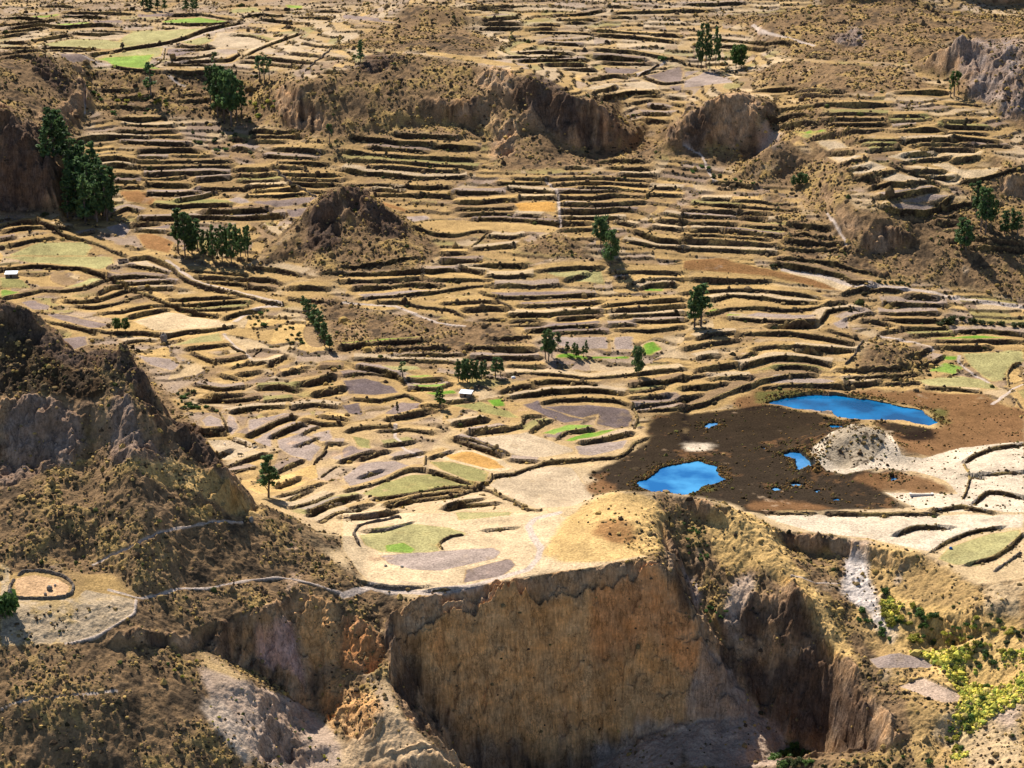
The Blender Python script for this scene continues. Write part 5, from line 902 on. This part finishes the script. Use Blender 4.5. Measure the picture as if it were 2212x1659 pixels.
def plant(name, U, V, hpx, wpx, kind, q, mat, label, cat, group=None, xy=None):
    x, y = xy if xy is not None else unproj(U, V); z = float(samp(H, x, y))
    hh = metres(hpx, x, y, z) / (math.cos(R(15)) if kind != 'bush' else 1); ww = metres(wpx, x, y, z)
    e = bpy.data.objects.new(name, None); COL.objects.link(e); e.location = (x, y, z); e.empty_display_size = .5
    base_w = {'tall': .34, 'broad': .66, 'sparse': .26, 'bush': 1.5}[kind]
    sx = ww / base_w; e.scale = (sx, sx, hh if kind != 'bush' else hh * 1.1); e.rotation_euler.z = random.uniform(0, 6.28)
    a, b = crown_mesh(kind, q, mat); add(a.name.split('.')[0], a, e); add(b.name.split('.')[0], b, e)
    tag(e, label, cat, group); return e
def grove(txt, kind, label, group, mat=None, name='eucalyptus_tree', wf=.36):
    for i, (U, V, h) in enumerate(pts(txt)):
        h *= random.uniform(1.0, 1.15)
        q = random.randrange({'tall': 6, 'broad': 3, 'sparse': 2}[kind]); plant(name, U, V, h, h * wf * random.uniform(.85, 1.2), kind, q, mat or ML, label, 'tree', group)
G = grove
G("100,347,76 118,362,92 135,357,84 108,318,74 126,330,80",'tall','dark eucalyptus tree against the shaded cliff on the left edge','eucalyptus trees against the left cliff',wf=.42)
G("165,466,92 185,479,104 205,472,92 225,466,98 243,452,84 155,425,84 180,402,82 200,390,76 150,445,92 215,430,84 170,440,96 195,455,100 232,475,80 160,400,86 175,372,74 190,432,96 210,478,84 222,440,86 146,470,78",'tall','dark eucalyptus tree in the dense grove at the left end of the terraces','eucalyptus grove at the left end of the terraces',wf=.4)
G("455,225,72 470,252,96 485,266,104 500,272,108 512,268,92 522,256,72 465,212,62 497,236,82 478,240,90",'tall','tall eucalyptus tree in the grove above the left amphitheatre','eucalyptus grove above the left amphitheatre',wf=.33)
G("326,206,70",'sparse','thin lone tree with sparse leaves below the bright green field','thin lone tree'); G("464,146,36",'sparse','thin tree rising behind the grove at the plateau edge',None)
G("562,178,54 572,180,58 582,174,50",'sparse','thin sparse tree at the plateau edge right of the grove','thin trees at the plateau edge'); G("712,309,40",'sparse','lone slim tree on the slope above the central terraces',None)
G("310,20,24 325,22,26 340,21,24 356,23,24 402,26,28 416,28,30 424,26,26 318,18,22",'tall','far eucalyptus tree in the row at the top edge of the plateau','eucalyptus trees along the top of the plateau',wf=.5)
G("385,546,86 400,554,98 415,549,82 427,536,62 406,540,80",'tall','eucalyptus tree in the clump left of the rock knoll','eucalyptus clump left of the rock knoll',wf=.34)
G("440,561,60 460,564,70 480,566,76 500,569,80 520,566,76 536,561,70 450,549,50 510,551,60 470,555,62 490,558,66 530,552,60",'tall','young eucalyptus tree in the row beside the rock knoll','young eucalyptus row beside the rock knoll',wf=.26)
G("779,134,42",'tall','lone tree at the left end of the flat-topped ridge',None); G("767,141,26",'sparse','small bright tree at the left end of the flat-topped ridge',None,ML2)
G("1105,86,20",'sparse','small green tree in the gully on the far plateau',None,ML2)
G("1298,531,62",'broad','broad dark tree, the left one of the pair below the central terraces',None,wf=.72); G("1318,574,74",'broad','broad dark tree, the right one of the pair below the central terraces',None,wf=.58)
G("1508,144,72 1515,147,86 1525,147,90 1533,147,72 1546,146,82 1553,144,62",'tall','tall slim eucalyptus tree in the group on the far right plateau','slim eucalyptus trees on the far right plateau',wf=.17)
G("1568,144,24",'sparse','small tree right of the slim eucalyptus group',None,ML2); G("1590,146,46 1601,146,50",'broad','round bright tree beside the slim eucalyptus group','round trees beside the slim eucalyptus group',ML2,wf=.5)
G("2053,209,52 2061,206,56 2070,201,42",'sparse','slim poplar at the foot of the pale cliff on the right','poplars at the foot of the pale cliff',ML2,name='poplar_tree',wf=.3)
G("1715,406,24 1728,403,26 1738,401,24",'broad','small dark tree under the edge of the raised bench','small trees under the bench edge',wf=.6)
G("2098,436,40",'sparse','slim tree standing on the edge of the right bench',None)
G("2108,472,72 2118,502,92 2128,507,88 2140,497,72 2150,480,46",'tall','eucalyptus tree in the clump on the dark right slope','eucalyptus clump on the dark right slope',wf=.3)
G("2075,532,60 2086,541,60 2092,535,46",'tall','eucalyptus tree just below the clump on the dark right slope','eucalyptus trees below the right clump',wf=.4)
G("2170,506,46 2186,502,48 2198,506,48",'tall','small eucalyptus tree near the right edge of the dark slope','small eucalyptus trees near the right edge',wf=.42)
G("2028,536,22",'sparse','little tree alone on the dark right slope',None)
G("655,666,28 668,690,42 680,706,52 691,726,52 701,746,46 712,756,32 662,678,32",'tall','eucalyptus tree on the steep bank in the middle of the bowl','eucalyptus trees on the steep bank in the bowl',wf=.46)
G("580,1074,92",'tall','lone tall green eucalyptus standing below the left peak',None,ML,wf=.42)
G("870,816,34",'sparse','bushy young conifer above the dark ploughed field',None,ML2,name='conifer_tree',wf=.6); G("951,880,44",'tall','green conifer left of the tin-roofed hut',None,ML2,name='conifer_tree',wf=.55); G("858,894,22",'tall','small grey-green tree in the ploughed field',None,MDK,wf=.4)
G("990,823,50 1000,825,52 1010,825,50 1020,823,48 1030,821,46 1040,819,40 1048,816,38 1005,820,46",'tall','young pine in the dark row above the tin-roofed hut','young pines above the tin-roofed hut',name='pine_tree',wf=.4)
G("1070,816,44 1081,814,40",'tall','young pine at the right end of the dark row','young pines right of the dark row',name='pine_tree',wf=.42)
G("1178,773,62 1185,777,64 1192,771,52",'tall','dense dark tree in the clump beside the pale ploughed field','dark clump beside the pale ploughed field',wf=.4); G("1205,749,30",'tall','short dark tree on the upper edge of the pale ploughed field',None,wf=.5)
G("1225,766,26 1240,773,32 1246,771,28 1260,771,24 1266,766,30",'tall','small tree along the bright green strip','small trees along the bright green strip',ML2,wf=.4)
G("1378,810,60",'broad','lone round-crowned tree above the round ploughed field',None,wf=.58); G("913,606,30",'sparse','thin bare yellowish tree on the terraces right of the knoll',None,MGR)
G("1500,704,82 1514,702,90",'tall','tall leaning eucalyptus of the pair above the terraces of the right bowl','pair of tall eucalyptus in the right bowl',wf=.44)
G("254,719,28 271,720,28",'broad','bushy green tree of the pair among the golden left fields','pair of bushy trees in the golden fields',ML2,name='bushy_tree',wf=.85)
# bushes one can pick out
def bush(U, V, s, mat, label, group=None, name='bush', hw=.5):
    plant(name, U, V, s * hw, s, 'bush', random.randrange(4), mat, label, 'bush', group)
for U, V, s in pts("2045,700,32 2058,692,24 2078,690,20 2100,696,22 2120,700,22 2140,701,20 2165,701,22 2190,706,22 2206,702,22 2030,705,18"): bush(U, V, s, MDK, 'dark bush in the hedge on the right side above the green strip', 'dark hedge on the right')
for U, V, s in pts("1898,612,14 1912,613,12 1925,612,12 1938,613,12 1950,614,13 1962,616,12"): bush(U, V, s, MDK, 'dark bush in the short row above the dirt road', 'bushes in the row above the dirt road')
for U, V, s, l in ((1670, 575, 17, 'round dark bush at the end of the rust brown mud flat'), (1673, 706, 15, 'round dark bush on the terraces above the lagoon'), (97, 470, 22, 'round dark bush at the foot of the shaded left cliff'), (1001, 888, 10, 'small dark bush below the tin-roofed hut'), (1430, 129, 22, 'bright bush beside the far dirt road')): bush(U, V, s, MDK if U != 1430 else ML2, l)
plant('bare_bush', 265, 106, 12, 13, 'bush', 1, MGR, 'bare grey bush on the pale green field of the plateau', 'bush')
plant('bush', 8, 1332, 62, 75, 'bush', 2, ML2, 'big green bush cut by the left edge below the corral', 'bush')
def cloud(n, poly, smin, smax, mats, label, group, tries=9):
    P = tile(*poly) if isinstance(poly, tuple) else pts(poly); us = [p[0] for p in P]; vs = [p[1] for p in P]; k = 0
    while k < n:
        u, v = random.uniform(min(us), max(us)), random.uniform(min(vs), max(vs))
        if not inside(P, np.array([u]), np.array([v]))[0]: continue
        bush(u, v, random.uniform(smin, smax) * random.choice((.8, 1, 1, 1.25)), random.choice(mats), label, group); k += 1
cloud(125, (9, "1450,620 1800,700 1990,640 2200,760 2200,1180 2000,1300 1880,1420 1800,1550 1720,1500 1830,1200 1720,1000 1480,850"), 8, 20, [MYG, MYG, MDK, MYG, ML2], 'yellow-green bush in the wet gully at the lower right', 'yellow-green bushes in the wet gully')
cloud(34, (9, "1270,490 1450,560 1650,650 1600,800 1400,850 1300,700"), 12, 24, [ML2, MYG, MYG], 'leafy green bush right of the white slide', 'leafy bushes right of the white slide')
cloud(14, (9, "1100,610 1250,560 1300,700 1400,850 1300,830 1200,730 1110,720"), 11, 19, [ML2], 'bright green bush beside the white slide', 'green bushes beside the white slide')
cloud(16, (9, "1720,1350 1900,1300 1860,1480 1760,1620 1700,1580"), 10, 16, [MYG, ML2], 'yellow-green bush on the bank at the bottom right', 'bushes on the bank at the bottom right')
cloud(14, (9, "540,1560 700,1500 840,1580 860,1650 560,1655"), 22, 40, [ML2, MDK, ML2], 'rounded green bush at the mouth of the dark ravine', 'bushes at the mouth of the dark ravine')
cloud(12, (9, "900,1620 1500,1590 1750,1630 1750,1655 900,1655"), 9, 16, [ML2, MDK], 'green bush along the bottom edge of the photo', 'bushes along the bottom edge')
cloud(22, (9, "0,30 60,110 130,120 200,330 60,300 0,200"), 7, 14, [ML2, MDK], 'dark green bush in the gully behind the scarp', 'bushes in the gully behind the scarp')
cloud(10, (9, "100,580 290,640 280,760 140,720"), 8, 15, [ML2], 'green bush in the ravine below the grey chute', 'bushes below the grey chute')
for x, y, s in pts("1090,985,26 1130,1030,24 1180,1070,30 1245,1095,18 1270,965,24 1420,1320,20 1365,1245,14 1530,1215,18 1380,1360,16 1410,1400,14 1565,1345,14 1480,1480,22 1500,1195,12 1600,1180,12 1565,1140,12 1650,1215,12 1730,1250,14 1780,1300,20 1880,1365,16 1910,1420,18 1960,1410,22 2005,1465,22 2010,1520,22 1965,1335,12 2100,1585,26 2190,1600,18 1800,1580,22 1820,1640,18 1440,990,14 1355,940,10"):
    U, V = tile(7, f"{x},{y}")[0]; bush(U, V, s * .42, MYG if random.random() < .5 else ML2, 'green tuft on the pale scree at the bottom left', 'green tufts on the scree', name='grass_tuft')
cloud(18, (1, "1480,830 1420,870 1250,850 1180,880 1500,1040 1640,990 1600,900"), 8, 14, [MDK, ML2], 'dark green bush along the track below the big grove', 'bushes below the big grove')
cloud(14, (1, "1620,660 1830,640 1830,760 1700,800 1600,740"), 9, 15, [MYG, ML2], 'yellowish bush right of the big grove', 'yellowish bushes right of the big grove')
cloud(24, (1, "530,560 980,560 1060,640 1150,740 900,750 600,760"), 8, 15, [MDK, ML2, MYG], 'green bush at the head of the left amphitheatre', 'bushes at the head of the left amphitheatre')
cloud(22, (4, "1100,830 1230,860 1380,990 1250,1040 1170,1000"), 9, 15, [MDK, ML2], 'dark bush in the thicket beside the left peak', 'thicket beside the left peak')
cloud(22, (4, "1540,370 1760,340 1930,480 2150,620 2050,640 1850,540 1640,440"), 9, 15, [MDK, ML2], 'dark bush on the brushy bank in the middle', 'bushes on the brushy bank')
cloud(14, (3, "0,1010 150,1080 330,1160 500,1200 640,1240 560,1260 300,1200 60,1120"), 7, 12, [MDK, ML2], 'dark bush in the dry gully below the spur', 'bushes in the dry gully below the spur')
# ------------------------------------------------------------------ huts, cattle, boulders, the corral
def boxes(bs):
    V, F = [], []
    for x0, y0, z0, x1, y1, z1 in bs:
        k = len(V); V += [(x, y, z) for z in (z0, z1) for x, y in ((x0, y0), (x1, y0), (x1, y1), (x0, y1))]
        F += [tuple(k + i for i in f) for f in ((3, 2, 1, 0), (4, 5, 6, 7), (0, 1, 5, 4), (1, 2, 6, 5), (2, 3, 7, 6), (3, 0, 4, 7))]
    return V, F
def obj(name, V, F, mat, parent=None, smooth=False):
    me = bpy.data.meshes.new(name); me.from_pydata(V, [], F); me.materials.append(mat)
    if smooth: me.polygons.foreach_set("use_smooth", [True] * len(me.polygons))
    return add(name, me, parent)
MAD = node_mat("adobe", [(.3, (.16, .12, .09)), (.7, (.34, .27, .2))], 2)
MTIN = node_mat("tin roof", [(.3, (.55, .58, .6)), (.7, (.8, .82, .84))], 1.5, rough=.45, spec=.5, rnd=.05)
MDOOR = node_mat("dark wood", [(.3, (.03, .022, .016)), (.7, (.08, .055, .04))], 5)
def hut(U, V, w, d, h, rot, label, roof=True):
    x, y = unproj(U, V); z = float(samp(H, x, y)) - .15
    e = bpy.data.objects.new('hut', None); COL.objects.link(e); e.location = (x, y, z); e.rotation_euler.z = rot; tag(e, label, 'hut')
    t = .35; b = [(-w / 2, -d / 2, -.6, -.5, -d / 2 + t, h), (.5, -d / 2, -.6, w / 2, -d / 2 + t, h), (-.5, -d / 2, 1.9, .5, -d / 2 + t, h), (-w / 2, d / 2 - t, -.6, w / 2, d / 2, h + .5), (-w / 2, -d / 2 + t, -.6, -w / 2 + t, d / 2 - t, h + .2), (w / 2 - t, -d / 2 + t, -.6, w / 2, d / 2 - t, h + .2)]
    obj('wall', *boxes(b), MAD, e); obj('door', *boxes([(-.49, -d / 2 + .1, -.1, .49, -d / 2 + .2, 1.88)]), MDOOR, e)
    if roof:
        n = 26; Vr, Fr = [], []
        for k in range(n + 1):
            xx = -w / 2 - .4 + (w + .8) * k / n; c = .05 * (k % 2)
            Vr += [(xx, -d / 2 - .4, h + .06 + c), (xx, d / 2 + .4, h + .62 + c), (xx, -d / 2 - .4, h + .0 + c), (xx, d / 2 + .4, h + .56 + c)]
        for k in range(n):
            a = k * 4; Fr += [(a, a + 4, a + 5, a + 1), (a + 2, a + 3, a + 7, a + 6)]
        Fr += [(0, 1, 3, 2), (n * 4, n * 4 + 2, n * 4 + 3, n * 4 + 1)]
        Fr += [(k * 4, k * 4 + 2, k * 4 + 6, k * 4 + 4) for k in range(n)] + [(k * 4 + 1, k * 4 + 5, k * 4 + 7, k * 4 + 3) for k in range(n)]
        obj('roof', Vr, Fr, MTIN, e)
hut(25, 596, 6.4, 5, 2.6, .1, 'small hut with a pale metal roof at the left edge')
hut(1007, 858, 5.6, 4, 2.2, -.25, 'small adobe hut with a shiny tin roof below the young pines')
hut(266, 566, 6, 5, 1.5, .3, 'roofless stone hut ruin beside the walled lane', roof=False)
MROCK = node_mat("boulder", [(.3, (.12, .105, .09)), (.55, (.27, .24, .2)), (.75, (.38, .34, .29))], 1.4, bump=.9)
def rock(U, V, w, h, label, mat=None, group=None, name='boulder', seed=0, cat='rock'):
    x, y = unproj(U, V); z = float(samp(H, x, y)); w = metres(w, x, y, z) / 2; h = metres(h, x, y, z); r = random.Random(seed + int(U)); Vv, Ff = [], []
    ns, nr_ = 9, 6
    for a in range(nr_):
        ph = math.pi * (a + .3) / (nr_ - .4) - math.pi / 2
        for b in range(ns):
            th = b * 2 * math.pi / ns; q = r.uniform(.8, 1.15); Vv.append((math.cos(ph) * math.cos(th) * w * q, math.cos(ph) * math.sin(th) * w * q * .85, h * .42 + math.sin(ph) * h * .62 * r.uniform(.85, 1.1)))
    for a in range(nr_ - 1):
        for b in range(ns): Ff.append((a * ns + b, a * ns + (b + 1) % ns, (a + 1) * ns + (b + 1) % ns, (a + 1) * ns + b))
    Ff += [tuple(range(ns - 1, -1, -1)), tuple((nr_ - 1) * ns + k for k in range(ns))]
    o = obj(name, Vv, Ff, mat or MROCK); o.location = (x, y, z - h * .08); o.rotation_euler.z = r.uniform(0, 6); tag(o, label, cat, group)
rock(354, 738, 19, 20, 'big grey boulder at the end of a terrace wall in the left fields'); rock(107, 1273, 14, 10, 'pointed grey boulder in the middle of the corral', seed=1); rock(98, 1285, 7, 6, 'small boulder on the corral floor near its front wall', seed=2)
rock(119, 1265, 6, 4, 'flat small stone at the back of the corral', seed=3); rock(25, 1284, 16, 16, 'large boulder built into the left end of the corral wall', seed=4); rock(543, 1124, 12, 13, 'grey boulder beside the footpath on the left ridge', seed=5)
rock(833, 1223, 8, 4, 'small dark stone on the pale field above the scarp, left one of two', seed=6); rock(868, 1225, 8, 4, 'small dark stone on the pale field above the scarp, right one of two', seed=7); rock(1985, 1413, 7, 5, 'white stone above the small ploughed plot', seed=8)
MWH = node_mat("white cloth", [(.3, (.7, .7, .68)), (.7, (.82, .82, .8))], 2); MBLU = node_mat("blue plastic", [(.3, (.01, .08, .28)), (.7, (.03, .16, .45))], 2, rough=.5)
rock(1109, 816, 10, 5, 'white tarpaulin heap at the end of a terrace', MWH, name='tarpaulin', seed=9, cat='tarpaulin'); rock(2054, 1185, 8, 6, 'blue plastic bundle in the hedge of the pale green field', MBLU, name='plastic_bundle', seed=10, cat='bundle')
MCON = node_mat("concrete", [(.3, (.4, .38, .34)), (.7, (.6, .57, .52))], 2)
x, y = unproj(1990, 1070); z = float(samp(H, x, y)); V_, F_ = boxes([(-5, -.6, -.5, 5, .6, .5), (-5.2, -.8, .5, -4.2, .8, 1.0), (4.2, -.8, .5, 5.2, .8, 1.0), (-4.2, -.75, .5, 4.2, -.5, .9)]); o = obj('culvert', V_, F_, MCON); o.location = (x, y, z); tag(o, 'low white concrete culvert between marsh and pale track', 'culvert')
# corral ring of loose stones
ring = tile(7, "100,420 70,470 58,510 75,545 130,555 250,562 350,560 420,550 465,525 478,480 450,445 400,415 330,392 240,375 160,380 100,420")
Lr = plan_line(ring, .9); Vv, Ff = ribbon(Lr, .95, True, 77); me = bpy.data.meshes.new('corral_wall'); me.from_pydata(Vv.tolist(), [], Ff); me.materials.append(MS); tag(add('corral_wall', me), 'oval corral wall of loose dark stones on the left shoulder', 'wall')
# cattle
MCOW = node_mat("black hide", [(.3, (.012, .01, .009)), (.7, (.035, .028, .022))], 3, rough=.6); MSHP = node_mat("pale fleece", [(.3, (.5, .46, .4)), (.7, (.7, .66, .6))], 6)
def loft(path, seg=8):
    V, F = [], []
    for (x, y, z, ry, rz) in path:
        V += [(x, y + math.cos(a) * ry, z + math.sin(a) * rz) for a in np.arange(seg) * 2 * math.pi / seg]
    for i in range(len(path) - 1):
        for k in range(seg): a, b = i * seg + k, i * seg + (k + 1) % seg; F.append((a, b, b + seg, a + seg))
    F += [tuple(range(seg - 1, -1, -1)), tuple(range((len(path) - 1) * seg, len(path) * seg))]
    return V, F
def animal_mesh(sc_, mat):
    V, F = loft([(-.98, 0, 1.12, .08, .1), (-.9, 0, 1.08, .27, .3), (-.55, 0, 1.02, .33, .36), (0, 0, .98, .36, .38), (.45, 0, 1.0, .32, .4), (.75, 0, 1.05, .22, .34), (1.0, 0, .98, .15, .23), (1.22, 0, .78, .13, .17), (1.4, 0, .6, .13, .14), (1.58, 0, .42, .09, .1), (1.66, 0, .36, .05, .06)])
    for x in (-.75, .55):
        for s in (-1, 1):
            v, f = tube([(x, s * .2, .95), (x + (-.06 if x < 0 else .02), s * .2, .52), (x + .04, s * .2, .28), (x, s * .2, 0)], (.13, .09, .055, .07)); F += [tuple(i + len(V) for i in q) for q in f]; V += v
    for s in (-1, 1):                 # ears and horns
        v, f = tube([(1.3, s * .1, .78), (1.3, s * .26, .82), (1.33, s * .33, .95)], (.04, .035, .008), 5); F += [tuple(i + len(V) for i in q) for q in f]; V += v
    v, f = tube([(-.97, 0, 1.2), (-1.06, 0, .9), (-1.04, 0, .5)], (.035, .025, .04), 5); F += [tuple(i + len(V) for i in q) for q in f]; V += v
    me = bpy.data.meshes.new('cow'); me.from_pydata([(a * sc_, b * sc_, c * sc_) for a, b, c in V], [], F); me.materials.append(mat); me.polygons.foreach_set("use_smooth", [True] * len(me.polygons)); return me
cow_me = animal_mesh(1.15, MCOW); shp_me = animal_mesh(.62, MSHP); shp_me.name = 'sheep'
COWS = [(6, 1640, 714, 'black cow on the green patch, the left one by the bank', 0), (6, 1738, 706, 'black cow on the green patch, the right one near the path', 2.6), (6, 1762, 776, 'black cow grazing just below the green patch', 3.0), (6, 1718, 576, 'dark cow standing above the green pasture wall, left of two', .3), (6, 1765, 577, 'dark cow standing above the green pasture wall, right of two', 3.3),
        (4, 1668, 500, 'black cow on the small terrace left of the brushy bank, upper one', 1.2), (4, 1672, 522, 'black cow on the small terrace left of the brushy bank, lower one', 1.6), (4, 1918, 694, 'dark cow on the tan terrace below the brushy bank', 1.4), (4, 1645, 1232, 'dark animal on the pale ploughed field below the left peak', .9), (4, 1555, 1300, 'dark cow lying by the lower terrace below the left peak', 0),
        (1, 1402, 1365, 'dark animal on the strip terrace left of the knoll, left of three', .5), (1, 1500, 1358, 'dark animal on the strip terrace left of the knoll, middle of three', 2.0), (1, 1625, 1352, 'dark animal on the strip terrace left of the knoll, right of three', 0), (1, 195, 1505, 'dark cow on the golden terrace at the left edge', 0)]
for n_, x, y, lab, rz in COWS:
    U, V = tile(n_, f"{x},{y}")[0]; px, py = unproj(U, V); o = add('cow', cow_me); o.location = (px, py, float(samp(H, px, py)) - .03); o.rotation_euler.z = rz; tag(o, lab, 'cow', 'grazing cattle')
for n_, x, y, lab in ((4, 1185, 680, 'white sheep on the fallow field, left of two'), (4, 1222, 690, 'white sheep on the fallow field, right of two'), (4, 1455, 1222, 'white sheep on the pale field below the left peak')):
    U, V = tile(n_, f"{x},{y}")[0]; px, py = unproj(U, V); o = add('sheep', shp_me); o.location = (px, py, float(samp(H, px, py)) - .03); o.rotation_euler.z = random.uniform(0, 6); tag(o, lab, 'sheep', 'white sheep')
